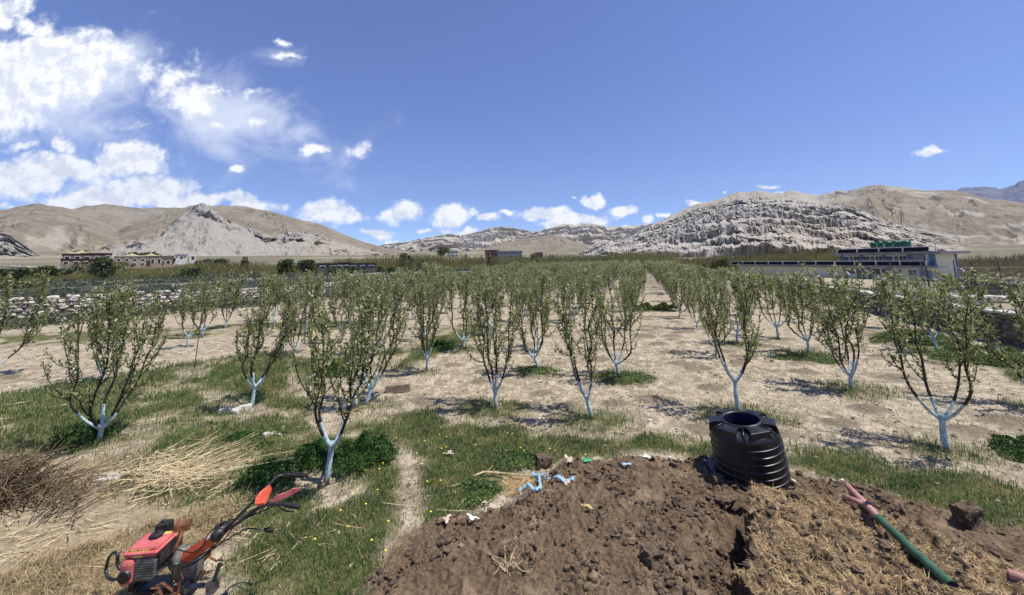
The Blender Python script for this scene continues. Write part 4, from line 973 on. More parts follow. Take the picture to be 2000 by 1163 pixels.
def thicket(n, pxs, D0, D1, hf, m, name, label, seed, lean=.12):
    """upright twiggy blades forming a dense willow belt"""
    r = np.random.default_rng(seed); px = r.uniform(pxs[0], pxs[1], n); D = r.uniform(D0, D1, n)
    rr = _F[None] + ((px - 1000) / FPX)[:, None] * _R[None] - ((510 - PCY) / FPX) * _U[None]; hh = np.hypot(rr[:, 0], rr[:, 1])
    x = rr[:, 0] / hh * D; y = rr[:, 1] / hh * D; z = far_z(x, y); H = 1.3 * hf(px) * np.where((px < 650) | (px > 1700), .78, 1) * (.62 + .38 * vn(x * .35, y * .2, 7)) * (.85 + .2 * vn(x * .08, y * .05, 8)) * r.uniform(.75, 1.08, n)
    t0 = r.random(n) * .75; ln = r.uniform(.15, .4, n); b = np.stack([x, y, z + H * t0], 1); tip = np.stack([x + r.normal(size=n) * lean * H * .5, y + r.normal(size=n) * lean * H * .5, z + H * np.minimum(t0 + ln, 1)], 1)
    th = r.uniform(0, 6.283, n); w_ = r.uniform(.05, .22, n) * (D / 180); s_ = np.stack([np.cos(th), np.sin(th), np.zeros(n)], 1) * w_[:, None] * .5
    m1 = b * .45 + tip * .55; V = np.stack([b - s_ * .5, m1 - s_, tip, m1 + s_], 1).reshape(-1, 3)
    mb = MB(); mb.add(V, (np.arange(n) * 4)[:, None] + np.array([[0, 1, 2, 3]])); o = mb.build(name, m); tag(o, label, 'thicket', None, 'stuff'); return o
IP = lambda xs, ys: (lambda p: np.interp(p, xs, ys))
thicket(70000, (-150, 1330), 122, 160, IP([-200, 60, 130, 330, 380, 520, 680, 760, 800, 900, 930, 1150, 1200, 1330], [.8, 1.2, 1.8, 3.4, 4.8, 4.6, 4.4, 5.2, 5.6, 5.4, 4.9, 5.0, 5.8, 5.6]), M_thick, 'willow_thicket', 'olive willow thicket across the middle of the valley', 51)
thicket(42000, (1180, 1670), 146, 176, IP([1180, 1230, 1300, 1420, 1560, 1670], [4.5, 5.6, 5.0, 5.2, 6.2, 6.4]), M_thick, 'willow_thicket', 'olive and brown thicket at the foot of the right cliffs', 52)
thicket(30000, (560, 1650), 150, 172, IP([560, 900, 1200, 1650], [3.8, 4.4, 4.6, 5.2]), M_brown, 'brown_thicket', 'brownish bare twigs mixed through the willow belt', 53)
thicket(50000, (1850, 2350), 115, 150, IP([1850, 1920, 2000, 2350], [4.0, 4.4, 5.0, 5.5]), M_brown, 'brown_thicket', 'brown thicket behind the school gable at the right edge', 54)

M_dkleaf = leafy('dark_tree_leaf', (.03, .045, .02), (.09, .115, .045), .7, .2)
M_ollf = leafy('olive_tree_leaf', (.075, .085, .03), (.16, .165, .055), .7, .25)
def far_tree(label, px, py, D, H, Wd, kind, seed, n=1300):
    if 155 < D < 200: D *= .74; H *= .92; Wd *= .8
    p = pd(px, py, D); z0 = float(far_z(np.array([p[0]]), np.array([p[1]]))[0]); r = np.random.default_rng(seed)
    root = thing({0: 'round_tree', 1: 'poplar_tree', 2: 'shrub'}[kind], label, 'tree' if kind < 2 else 'shrub', (p[0], p[1], z0), 'trees standing out of the valley thicket')
    tk = MB()
    if kind == 2: tube(tk, [(0, 0, -.1), (0, 0, H * .5)], [.1, .05], 5)
    else:
        tube(tk, [(0, 0, -.3), (.05, 0, H * .3), (0, .05, H * .8)], [.16, .12, .04], 6)
        for i in range(5):
            a = r.uniform(0, 6.28); tube(tk, [(0, 0, H * .3 + i * .08 * H), (math.cos(a) * Wd * .3, math.sin(a) * Wd * .3, H * .55 + i * .07 * H)], [.07, .02], 4)
    tk.build('trunk', M_bark, root)
    k = 9; cc = np.column_stack([r.normal(size=k) * Wd * .22, r.normal(size=k) * Wd * .22, H * r.uniform(.38 if kind < 2 else .2, .85, k)])
    cr = Wd * r.uniform(.2, .34, k); ci = r.integers(0, k, n); d = rdir(n, r); C = cc[ci] + d * (cr[ci] * r.random(n) ** .4)[:, None] * np.array([1, 1, 1.0 if kind != 1 else 1.9])
    C[:, 2] = np.clip(C[:, 2], .1, H * 1.02); s_ = .011 * D ** .65 * r.uniform(.5, 1.3, (n, 1)) * 1.4; dd = rdir(n, r, .5); B = np.cross(dd, rdir(n, r)); B /= np.linalg.norm(B, axis=1)[:, None] + 1e-9
    fo = MB(); quads(fo, C, dd * s_, B * s_ * .6); fo.build('crown', M_dkleaf if (seed % 3) else M_ollf, root); return root
ft = [('dark round tree left of the gold-roofed monastery', 83, 512, 175, 3.2, 5, 0), ('dark shrub alone at the far left edge', 14, 528, 120, 2.6, 4.5, 2), ('round tree among the far left bushes', 113, 510, 190, 2.6, 4, 0),
      ('olive tree directly in front of the monastery', 190, 524, 150, 3.8, 8.5, 0), ('taller olive tree right of the monastery', 210, 512, 168, 5.2, 5.5, 0), ('dark tree behind the tan building, left one', 255, 500, 240, 6.2, 6, 0),
      ('dark tree behind the tan building, middle one', 282, 500, 240, 6.0, 6, 0), ('dark tree right of the tan building', 312, 505, 235, 5.4, 6, 0), ('dark pointed tree right behind the small gold roof', 293, 498, 250, 6.6, 4, 1),
      ('dark tree left of the small white house', 330, 505, 230, 4.6, 5, 0), ('bushy tree at the left start of the willow belt', 395, 512, 190, 5.2, 6, 0), ('round tree in the belt under the grey scree', 430, 512, 195, 5.0, 6, 0),
      ('narrow dark poplar under the pointed summit', 478, 512, 190, 5.6, 3, 1), ('rounded dark bush under the grey scree', 560, 520, 170, 4.8, 5.5, 0), ('dark bush right of the rounded bush', 597, 520, 168, 4.4, 6, 0),
      ('spiky dark tree in front of the thicket centre left', 785, 518, 180, 6.3, 3.4, 1), ('thin dark poplar beside the spiky tree', 802, 518, 182, 5.6, 2.4, 1), ('dark bush at the belt centre', 822, 520, 176, 4.3, 3, 0),
      ('bare brown tree beside the white hill house', 861, 497, 290, 9.5, 8, 0), ('low bush in front of the far walls, left', 740, 528, 120, 1.5, 4, 2), ('low bush in front of the far walls, middle', 768, 529, 118, 1.4, 4, 2),
      ('low bush in front of the far walls, right', 802, 529, 118, 1.3, 3.5, 2), ('wide dark bush in the scrub behind the left wall', 672, 535, 100, 2.2, 6, 2), ('green tree in the belt under the red building', 957, 512, 180, 5.0, 4, 0),
      ('dark narrow tree in the belt right of the grey building', 1044, 512, 182, 5.4, 3, 1), ('green bush poking above the middle orchard tops', 1116, 524, 150, 3.3, 4, 2), ('round green bush left of the school wing', 1371, 520, 130, 2.6, 4, 2),
      ('dark tree in the thicket under the cliffs', 1400, 508, 170, 4.6, 5, 0), ('low green bush right of the school gable', 1915, 541, 75, 1.3, 6, 2), ('low green bush beside it, near the right edge', 1945, 543, 76, 1.1, 4, 2),
      ('green tree behind the school left end', 1640, 505, 150, 5.5, 5, 0), ('dark shrub clump on the pale ground right of school', 1935, 553, 50, .7, 2, 2), ('small dark shrub near the right edge of the pale ground', 1972, 556, 48, .6, 1.8, 2),
      ('dark scrub bush in the left field, near its wall', 1200 - 1180, 549, 75, 1.2, 4, 2), ('dark bush in the left field below the tan building', 375, 537, 110, 2.0, 5, 2)]
for i, (lb, px, py, D, H, Wd, k) in enumerate(ft): far_tree(lb, px, py, D, H, Wd, k, 60 + i)

# ------------------------------------------------------------------ far buildings
M_wallw = simple('white_plaster', (.55, .53, .49), (.72, .70, .66), 1.5, .9, dirt=((.36, .33, .28), .5))
M_worn = simple('worn_plaster', (.13, .10, .08), (.30, .26, .21), .9, .9, dirt=((.10, .05, .04), .5))
M_tan = simple('tan_plaster', (.27, .215, .15), (.36, .29, .205), 1.5, .9)
M_red = simple('red_plaster', (.20, .055, .042), (.27, .08, .06), 1.5, .9)
M_maroon = simple('maroon_band', (.06, .028, .022), (.11, .05, .038), 1.5, .9)
M_dark = simple('dark_glass', (.012, .013, .018), (.025, .025, .032), 2, .25, spec=.5)
M_gold = simple('gold_roof', (.50, .40, .20), (.62, .52, .28), 3, .45, metal=.35)
M_grey = simple('grey_concrete', (.26, .26, .28), (.36, .36, .38), 2, .85, .2)
M_frame = simple('white_frame', (.55, .54, .52), (.68, .67, .65), 3, .7)
def house(label, px, pyb, D, W, Hh, dep, floors, nw, wall, band, roofs=(), name='stone_house', cat='building', yaw=0.0, cols=False):
    p = pd(px, pyb, D); az = math.atan2(p[0], p[1]); root = thing(name, label, cat, p, 'far buildings in the valley', rz=-az + yaw)
    mb = MB(); box(mb, (0, dep / 2, (Hh - 3) / 2), (W, dep, Hh + 3)); mb.build('wall', wall, root)
    if band:
        mb = MB(); box(mb, (0, dep / 2, Hh + .22), (W + .3, dep + .3, .5)); box(mb, (0, dep / 2, Hh + .52), (W + .6, dep + .6, .1)); mb.build('parapet', band, root)
    fh = Hh / floors
    for f in range(floors):
        for i in range(nw):
            x = -W / 2 + W * (i + .5) / nw; z = f * fh + fh * .55; fr = MB()
            for dx in (-.5, .5): box(fr, (x + dx * W / nw * .5, -.04, z), (.14, .12, fh * .5))
            box(fr, (x, -.06, z + fh * .26), (W / nw * .6, .2, .16)); fo = fr.build('window', M_frame if not cols else M_grey, root)
            pn = MB(); box(pn, (x, -.02, z), (W / nw * .46, .08, fh * .44)); pn.build('pane', M_dark, fo)
    dr = MB(); box(dr, (W * .08, -.05, fh * .33), (1.0, .12, fh * .62)); dr.build('door', M_maroon, root)
    for (x, s_, h) in roofs:
        g = MB(); lathe(g, [(s_ * .72, Hh + .5), (s_ * .74, Hh + .62), (s_ * .4, Hh + .5 + h * .35), (s_ * .16, Hh + .5 + h * .7), (s_ * .05, Hh + .5 + h), (.03, Hh + .5 + h * 1.35)], 4, (x, dep / 2, 0))
        ob = g.build('roof', M_gold, root)
        dm = MB(); box(dm, (x, dep / 2, Hh + .3), (s_ * .8, s_ * .8, .7)); dm.build('roof_drum', M_maroon, root)
    return root
house('monastery hall with weathered walls, dark roof band and gold roof at left', 160, 511, 215, 10, 2.3, 8, 1, 4, M_worn, M_maroon, [(-.5, 5, 1.3)], name='monastery')
house('flat-roofed worn house joined on the right of the monastery', 187, 510, 216, 8, 2.4, 7, 1, 4, M_worn, M_maroon)
house('low weathered terrace building below the monastery', 158, 518, 195, 9, 1.5, 5, 1, 4, M_worn, M_maroon)
house('tan building with a gold roof right of the monastery', 254, 521, 190, 8, 3.0, 7, 2, 4, M_tan, M_tan, [(0, 5, 1.1)], name='tan_temple')
house('long tan building with a small gold roof at its right end', 284, 520, 198, 9, 3.2, 7, 1, 5, M_tan, M_tan, [(1.2, 4.4, 1.0)], name='tan_temple')
house('low tan annex half hidden by willows', 312, 519, 200, 7, 2.4, 6, 1, 3, M_tan, M_tan)
house('small white house with grey top right of the tan buildings', 353, 506, 270, 5, 1.8, 5, 1, 3, M_wallw, M_grey)
house('tiny white hut beside the small white house', 376, 508, 260, 2.4, 2.4, 2.4, 1, 1, M_wallw, None, name='white_hut')
house('small white farmhouse with dark roof in front of the thicket', 670, 525, 116, 3.6, 1.1, 3, 1, 2, M_wallw, M_maroon)
house('long low dark shed left of the farmhouse', 640, 525, 116, 5, .9, 3, 1, 2, M_mortar, M_mortar, name='shed')
house('long low dark shed right of the farmhouse', 708, 524, 116, 7, .9, 3, 1, 3, M_mortar, M_mortar, name='shed')
house('white two-storey house on the rise beside the bare brown tree', 884, 502, 330, 9, 4.4, 7, 2, 3, M_wallw, M_grey)
house('small ruined white hut below the hill house', 910, 505, 290, 3.2, 3.4, 3, 1, 1, M_wallw, None, name='white_hut')
house('dark red block-shaped building above the middle thicket', 961, 504, 290, 10.5, 5.2, 8, 1, 2, M_red, M_maroon, name='red_building')
house('long grey two-level building with columns right of the red block', 996, 504, 280, 18, 4.6, 8, 2, 9, M_grey, M_wallw, name='colonnade_building', cols=True)
house('small flat red-roofed hut right of the grey building', 1053, 503, 300, 6, 3.2, 5, 1, 2, M_red, M_maroon, name='red_hut')

# ------------------------------------------------------------------ school
M_cream = simple('cream_plaster', (.60, .57, .46), (.68, .65, .54), .6, .9, .1)
M_blue = simple('blue_paint', (.10, .165, .26), (.14, .22, .32), 1.2, .8)
M_panel = simple('dark_solar_panel', (.006, .009, .013), (.012, .016, .022), .5, .75, spec=.08)
M_slab = simple('grey_roof_slab', (.17, .165, .175), (.23, .225, .235), .8, .85)
M_green = simple('green_tank_plastic', (.01, .11, .06), (.02, .16, .09), 2, .45)
def school():
    c0 = gp(1824, 549, -1.6); az = math.atan2(-.17, .985)
    # local x runs along the facade towards the far end, y points into the building (away from the viewer's left)
    root = thing('school_building', 'two-storey cream and blue school with dark solar parapets at right', 'building', (c0[0], c0[1], -1.75))
    ex = np.array([-.20, .98, 0]); ex /= np.linalg.norm(ex); ey = np.array([ex[1], -ex[0], 0])
    Mx = np.column_stack([ex, ey, [0, 0, 1]])
    def bx(mb, x0, x1, y0, y1, z0, z1):
        x, y, z = (x1 - x0) / 2, (y1 - y0) / 2, (z1 - z0) / 2
        v = np.array([[-x, -y, -z], [x, -y, -z], [x, y, -z], [-x, y, -z], [-x, -y, z], [x, -y, z], [x, y, z], [-x, y, z]]) + [(x0 + x1) / 2, (y0 + y1) / 2, (z0 + z1) / 2]
        f = BOXF[:, ::-1] if np.linalg.det(Mx) < 0 else BOXF
        mb.add(v @ Mx.T, f); return mb
    L, Wd = 17.0, 6.4; z1, s1, p1, z2, s2, p2 = 2.35, 2.85, 3.75, 4.95, 5.45, 6.35
    W1 = bx(bx(MB(), 0, L, 0, Wd, 0, z1 + .02), 0, L, 1.4, Wd, z1 + .02, z2); W1.build('wall', M_cream, root)
    WG = bx(MB(), -.02, 1.3, 1.0, Wd, z1, z2); WG.build('gable_wall', M_cream, root)
    mb = MB(); bx(mb, -.10, .6, Wd - .45, Wd + .08, 0, z2 - .02); mb.build('corner_pilaster', M_blue, root)
    mb = MB(); bx(mb, -.08, .7, .85, 1.25, z1 + .5, z2 - .02); mb.build('corner_pilaster', M_blue, root)
    mb = MB(); bx(mb, -1.6, 48, -1.0, 1.4, z1 + .03, z1 + .48); mb.build('lower_slab', M_slab, root)
    mb = MB(); bx(mb, -1.4, L + .9, .3, Wd + 1.2, z2, s2 - .02); mb.build('upper_slab', M_slab, root)
    # wing
    mb = MB(); bx(mb, L + .02, 46, 0, 4, -.5, z1 - .02); mb.build('wing_wall', M_cream, root)
    mb = MB(); bx(mb, L + 1.0, 48, .5, 4.2, p1 - .35, p1 - .05); mb.build('wing_roof', M_wallw, root)
    def panels(x0, x1, y, za, zb, n, lean):
        w_ = (x1 - x0) / n
        for i in range(n):
            a, b_ = x0 + i * w_ + .12, x0 + (i + 1) * w_ - .12; mb = MB()
            v = []
            for yy in (0, .08):
                for (x, z, k) in ((a + .18, za, 0), (b_ - .18, za, 0), (b_, za + (zb - za) * .5, .5), (b_ - .12, zb, 1), (a + .12, zb, 1), (a, za + (zb - za) * .5, .5)): v.append([x, y + yy + lean * k, z])
            v = np.array(v) @ Mx.T; k = mb.n; mb.add(v, np.array([[i_, (i_ + 1) % 6, (i_ + 1) % 6 + 6, i_ + 6] for i_ in range(6)])[:, ::-1])
            mb.F.setdefault(6, []).append((np.array([[0, 1, 2, 3, 4, 5], [11, 10, 9, 8, 7, 6]]), 0)); mb.build('solar_panel', M_panel, root)
        mb = MB(); bx(mb, x0 - .1, x1 + .1, y + lean - .02, y + lean + .35, zb + .01, zb + .12)
        for i in range(n + 1): bx(mb, x0 + i * w_ - .05, x0 + i * w_ + .05, y + .1, y + .25, za, zb)
        mb.build('panel_frame', M_frame, root)
    panels(.3, L - .3, -.75, z1 + .52, p1 - .12, 4, .35); panels(L - .2, 47.5, -.75, z1 + .52, p1 - .12, 7, .35)
    panels(.3, L - .1, .55, s2, p2 - .1, 4, .35)
    # windows of both storeys
    def win(x0, x1, y, za, zb, door=False):
        f = MB(); t = .09
        bx(f, x0, x1, y - .05, y + .02, zb - t, zb); bx(f, x0, x1, y - .05, y + .02, za, za + t)
        bx(f, x0, x0 + t, y - .05, y + .02, za + t, zb - t); bx(f, x1 - t, x1, y - .05, y + .02, za + t, zb - t)
        o = f.build('door' if door else 'window', M_frame, root); g = MB(); bx(g, x0 + t, x1 - t, y - .03, y - .005, za + t, zb - t)
        if not door: pass
        g.build('pane', M_dark if not door else M_maroon, o)
        k = MB(); bx(k, (x0 + x1) / 2 - .03, (x0 + x1) / 2 + .03, y - .045, y - .031, za + t, zb - t); k.build('glazing_bar', M_frame, o)
    for b0 in (4.4, 8.6, 12.8):
        win(b0, b0 + 1.25, 1.4, z1 + 1.15, z2 - .25); win(b0 + 1.45, b0 + 2.15, 1.4, z1 + .55, z2 - .25, True); win(b0 + 2.35, b0 + 3.5, 1.4, z1 + 1.15, z2 - .25)
        mb = MB(); bx(mb, b0 + 3.55, b0 + 4.15, 1.2, 1.39, z1 + .5, z2 - .02); mb.build('blue_pilaster', M_blue, root)
    mb = MB(); bx(mb, 1.35, 4.3, 1.25, 1.39, z1 + .5, z2 - .02); mb.build('blue_wall_strip', M_blue, root)
    mb = MB(); bx(mb, 1.6, 3.3, 1.15, 1.24, z1 + .9, z2 - .1); mb.build('porch_opening', M_grey, root)
    for b0 in (2.2, 4.6): win(b0, b0 + 1.5, 0, .95, z1 - .15)
    for b0 in (7.2, 12.0):
        win(b0, b0 + .95, 0, .1, z1 - .1, True); win(b0 + 1.1, b0 + 2.8, 0, .95, z1 - .1)
        mb = MB(); bx(mb, b0 - .9, b0 - .1, -.12, -.01, 0, z1); mb.build('blue_pilaster', M_blue, root)
        mb = MB(); bx(mb, b0 + 2.9, b0 + 3.7, -.12, -.01, 0, z1); mb.build('blue_pilaster', M_blue, root)
    mb = MB(); bx(mb, .9, 1.9, -.12, -.01, 0, z1); mb.build('blue_pilaster', M_blue, root)
    mb = MB(); bx(mb, .1, .8, -.06, -.01, .05, 1.9); mb.build('blue_door', M_blue, root)
    mb = MB(); bx(mb, -.9, -.65, -.7, -.45, -.2, z1 + .02); mb.build('porch_column', M_grey, root)
    mb = MB()
    for x in np.arange(1.2, L, .9): bx(mb, x, x + .05, -.1, -.05, z1 + 1.5 - .2, z1 + 1.5 + .05)
    bx(mb, .8, L, -.11, -.04, z1 + 1.56, z1 + 1.6); mb.build('balcony_rail', M_frame, root)
    mb = MB()
    for x in np.arange(.5, L, 1.4): bx(mb, x, x + .05, 2.6, 2.66, p2 - .9, p2 + .28)
    bx(mb, .3, L, 2.6, 2.66, p2 + .24, p2 + .29); mb.build('roof_rail', M_grey, root)
    base = MB(); bx(base, 4.9, 12, 2.8, 4.9, s2 - .02, p2 + .1); base.build('tank_platform', M_grey, root)
    org = np.array([c0[0], c0[1], -1.75])
    lbls = ['leftmost', 'second from left', 'third from left', 'fourth from left', 'fifth from left, set back', 'rightmost']
    tmpl = None
    for i, (x, y, rr) in enumerate([(11.3, 3.4, .52), (10.0, 3.4, .52), (8.5, 3.4, .62), (7.0, 3.3, .55), (6.4, 4.4, .55), (5.4, 3.4, .66)]):
        q = np.array([x, y, p2 + .1]) @ Mx.T + org; t = thing('roof_water_tank', f'green round water tank on the school roof, {lbls[i]}', 'tank', q, 'green tanks on the school roof')
        mb = MB(); pr = [(.02, 0), (rr, 0)]
        for k in range(5): pr += [(rr, .05 + k * .2), (rr * 1.03, .1 + k * .2), (rr, .15 + k * .2)]
        pr += [(rr, 1.05), (rr * .75, 1.2), (rr * .3, 1.26)]; lathe(mb, pr, 20); mb.build('tank_body', M_green, t, smooth=False)
        mb = MB(); lathe(mb, [(rr * .31, 1.22), (rr * .31, 1.34), (.01, 1.36)], 14); mb.build('lid', M_wallw, t)
school()
# ------------------------------------------------------------------ black water tank
def blk(t, b, o):
    P = t.new('ShaderNodeTexCoord').outputs['Object']
    n = t.noise(P, 5, 7, .65); n2 = t.noise(t.scalev(P, 1, 1, .35), 30, 4, .6)
    cc = t.mix(t.ramp(n, .45, .75, 0, .6), (.010, .010, .011), (.045, .042, .036))
    cc = t.mix(t.ramp(n2, .62, .72, 0, .4), cc, (.10, .09, .075))
    t.put(b.inputs['Base Color'], cc); t.put(b.inputs['Roughness'], t.ramp(n, .3, .7, .28, .5)); b.inputs['Specular IOR Level'].default_value = .5
M_black = mat('black_plastic', blk)
M_inner = simple('dark_blue_interior', (.006, .008, .03), (.01, .013, .05), 3, .5)
def tank():
    f = gp(1472, 968, .06); c = np.array([f[0] * (1 + .44 / 5), f[1] + .43, gz(f[0], f[1] + .43) - .03])
    root = thing('water_tank', 'leaning black ribbed plastic water tank with open top at the manure bed', 'tank', c)
    root.rotation_euler = (R_(-1.5), R_(-7), R_(10)); root.scale = (1, 1, .87)
    pr = [(.02, 0), (.36, 0), (.415, .02), (.435, .06)]
    z = .10
    for k in range(6):
        pr += [(.428, z), (.428, z + .006), (.437, z + .009), (.4425, z + .016), (.437, z + .023), (.428, z + .026), (.428, z + .034), (.428, z + .08)]; z += .098
    pr += [(.430, .70), (.424, .735), (.395, .775), (.34, .80), (.23, .812)]
    mb = MB(); lathe(mb, pr, 96); mb.build('tank_body', M_black, root, smooth=True)
    mb = MB(); lathe(mb, [(.235, .80), (.262, .805), (.262, .868), (.250, .882), (.232, .880), (.222, .86), (.222, .80)], 48); mb.build('neck_ring', M_black, root, smooth=True)
    mb = MB(); lathe(mb, [(.222, .862), (.215, .60), (.30, .30), (.01, .25)], 32); mb.build('interior', M_inner, root, smooth=True)
    for k in range(6):
        a = R_(k * 60 + 22); mb = MB(); ca, sa = math.cos(a), math.sin(a); pts = []
        prof = [(.25, .095, .865), (.34, .10, .858), (.405, .135, .846)]
        V = []
        for (r, w_, zt) in prof:
            for sg in (-1, 1):
                V.append([r, sg * w_, zt]); V.append([r, sg * (w_ + .012), .715 if r > .3 else .79])
        V = np.array(V); Fq = []
        for i in range(2):
            o_ = i * 4; Fq += [[o_, o_ + 4, o_ + 6, o_ + 2], [o_ + 1, o_ + 5, o_ + 4, o_], [o_ + 2, o_ + 6, o_ + 7, o_ + 3]]
        Fq += [[8, 9, 11, 10], [0, 2, 3, 1]]
        V = V @ np.array([[ca, sa, 0], [-sa, ca, 0], [0, 0, 1]]); mb.add(V, Fq); ob = mb.build('shoulder_rib', M_black, root)
        m_ = ob.modifiers.new('bevel', 'BEVEL'); m_.width = .008; m_.segments = 2
        m2 = MB(); a2 = a + R_(30); tube(m2, [(math.cos(a2) * .26, math.sin(a2) * .26, .845), (math.cos(a2) * .37, math.sin(a2) * .37, .825), (math.cos(a2) * .427, math.sin(a2) * .427, .72)], .012, 6); m2.build('shoulder_web', M_black, root, smooth=True)
    d = gp(1463, 929, .05); r2 = thing('tank_lid', 'flat black plastic disc lying on the ground under and behind the leaning tank', 'lid', (d[0], d[1], gz(d[0], d[1]) - .01)); r2.rotation_euler = (R_(3), R_(2), 0)
    mb = MB(); lathe(mb, [(.01, 0), (.50, 0), (.515, .012), (.50, .028), (.46, .03), (.44, .02), (.01, .022)], 48); mb.build('disc', M_black, r2, smooth=True)
    mb = MB(); lathe(mb, [(.30, .02), (.30, .04), (.26, .045), (.01, .045)], 32); mb.build('hub', M_black, r2, smooth=True)
tank()

# ------------------------------------------------------------------ power tiller
M_redp = simple('faded_red_paint', (.50, .10, .10), (.62, .17, .165), 9, .4, .1, dirt=((.35, .16, .12), .4), spec=.5)
M_orange = simple('orange_red_paint', (.55, .075, .03), (.68, .12, .055), 8, .45, .1, dirt=((.25, .06, .03), .4), spec=.5)
M_rust = simple('rusty_muffler', (.10, .04, .018), (.24, .10, .045), 18, .8, .4)
M_metal = simple('dirty_aluminium', (.13, .12, .10), (.32, .30, .27), 14, .5, .3, metal=.5, dirt=((.06, .05, .035), .8))
M_blksteel = simple('black_steel', (.012, .012, .013), (.04, .038, .036), 20, .42, .1, spec=.5)
M_rubber = simple('black_rubber', (.015, .015, .015), (.035, .033, .03), 20, .8, .3)
M_yellow = simple('worn_yellow_print', (.55, .38, .08), (.70, .52, .16), 40, .7)
bbox0, box0 = bbox, box
def tiller():
    Q = lambda x, y, z: gp(x, y, z)
    o = Q(318, 1110, .12); o[2] = 0
    root = thing('power_tiller', 'small red walk-behind power tiller with black handlebars standing on dead grass', 'tiller', o)
    def part(mb, name, m, par=root, smooth=False): return mb.build(name, m, par, smooth=smooth, off=o)
    tc_ = Q(296, 1058, .54)
    ux = Q(334, 1050, .60) - Q(258, 1056, .60); ux[2] = 0; ux /= np.linalg.norm(ux); uy = np.array([-ux[1], ux[0], 0]); ang = math.atan2(ux[1], ux[0])
    K_ = .78
    LX = lambda a, b_, c_: tc_ + (ux * a + uy * b_ + np.array([0, 0, c_])) * K_
    def bbox(mb, c, s, b=0.02, **kw): return bbox0(mb, c, np.array(s) * (K_ if near_tank(c) else 1), b * (K_ if near_tank(c) else 1), **kw)
    def box(mb, c, s, **kw): return box0(mb, c, np.array(s) * (K_ if near_tank(c) else 1), **kw)
    near_tank = lambda c: np.hypot(c[0] - tc_[0], c[1] - tc_[1]) < .26 and c[0] < tc_[0] + .2
    # sheared fuel tank
    mb = MB(); bbox(mb, LX(0, 0, -.045), (.34, .30, .055), .02, rot=ang); bbox(mb, LX(0, .008, -.005), (.31, .26, .055), .05, rot=ang, seg=5); tk = part(mb, 'fuel_tank', M_redp)
    mb = MB(); bbox(mb, LX(0, 0, -.024), (.365, .325, .012), .05, rot=ang, seg=5); part(mb, 'tank_flange', M_redp, tk)
    mb = MB(); lathe(mb, [(.02, .02), (.046, .018), (.048, .036), (.042, .046), (.01, .049)], 20, LX(.015, .045, 0)); 
    for k in range(8): a = k * .785; box(mb, LX(.015, .045, .036) + [math.cos(a) * .046, math.sin(a) * .046, 0], (.02, .012, .022), rot=a)
    part(mb, 'fuel_cap', M_rubber, tk, True)
    for nm, s_, p, sz in (('MPK 1 J003', .033, LX(-.125, -.1315, -.030), 1),):
        cu = bpy.data.curves.new('lettering', 'FONT'); cu.body = nm; cu.size = s_; cu.extrude = .0012; cu.align_x = 'LEFT'; cu.materials.append(M_yellow)
        tmp = bpy.data.objects.new('tmp', cu); col.objects.link(tmp); bpy.context.view_layer.update(); me = bpy.data.meshes.new_from_object(tmp.evaluated_get(bpy.context.evaluated_depsgraph_get())); bpy.data.objects.remove(tmp)
        ob = bpy.data.objects.new('lettering', me); col.objects.link(ob); ob.parent = tk; ob.location = tuple(p + uy * -.004 + np.array([0, 0, .008]) - o); ob.rotation_euler = (R_(62), 0, ang)
    mb = MB(); box(mb, LX(.10, .10, .0235), (.07, .045, .002), rot=ang); part(mb, 'warning_sticker', M_yellow, tk); mb = MB(); box(mb, LX(-.02, -.152, -.052), (.10, .002, .025), rot=ang); part(mb, 'warning_sticker', M_yellow, tk)
    # engine block, cover
    mb = MB(); bbox(mb, LX(.02, -.02, -.20), (.26, .25, .24), .03, rot=ang)
    for k in range(7): box(mb, LX(.02, -.02, -.12 - k * .025), (.29, .27, .008), rot=ang)
    part(mb, 'engine_block', M_metal)
    mb = MB(); bbox(mb, LX(-.11, -.13, -.20), (.13, .12, .25), .04, rot=ang); part(mb, 'fan_cover', M_redp)
    mb = MB(); tube(mb, [LX(-.11, -.185, -.22), LX(-.11, -.205, -.22)], [.055, .045], 16); box(mb, LX(-.11, -.21, -.22), (.06, .012, .02), rot=ang); part(mb, 'starter_cover', M_blksteel)
    def bev(ob, w_=.012):
        m_ = ob.modifiers.new('bevel', 'BEVEL'); m_.width = w_; m_.segments = 3; m_.limit_method = 'NONE'; return ob
    mb = MB(); box0(mb, LX(-.035, .235, .0), (.125, .10, .11), rot=ang, taper=.86); bev(part(mb, 'air_filter', M_rubber))
    mb = MB(); lathe(mb, [(.001, .09), (.012, .098), (.02, .086)], 8, LX(-.035, .225, 0)); tube(mb, [LX(-.035, .225, .08), LX(-.035, .225, .105)], .014, 8); part(mb, 'filter_nut', M_metal)
    mb = MB(); box0(mb, LX(.17, .235, .01), (.13, .11, .06), rot=ang + .35, taper=.9); bev(part(mb, 'muffler', M_rust), .01)
    mb = MB(); tube(mb, [LX(.21, .19, -.02), LX(.22, .10, -.10), LX(.2, .05, -.18)], .016, 8); part(mb, 'exhaust_pipe', M_rust, smooth=True)
    mb = MB(); box(mb, LX(.185, .05, -.11), (.02, .34, .14), rot=ang); part(mb, 'heat_shield', M_blksteel)
    # bumper
    mb = MB(); P = [Q(262, 1098, .34), Q(246, 1118, .28), Q(226, 1132, .22), Q(211, 1128, .20), Q(207, 1112, .24), Q(212, 1092, .34), Q(221, 1080, .42), Q(229, 1084, .42), Q(230, 1102, .34), Q(236, 1112, .30), Q(250, 1115, .26)]
    tube(mb, bez(P, 6), .013, 8); part(mb, 'front_bumper', M_blksteel, smooth=True)
    # gearbox
    g = Q(366, 1112, .22)
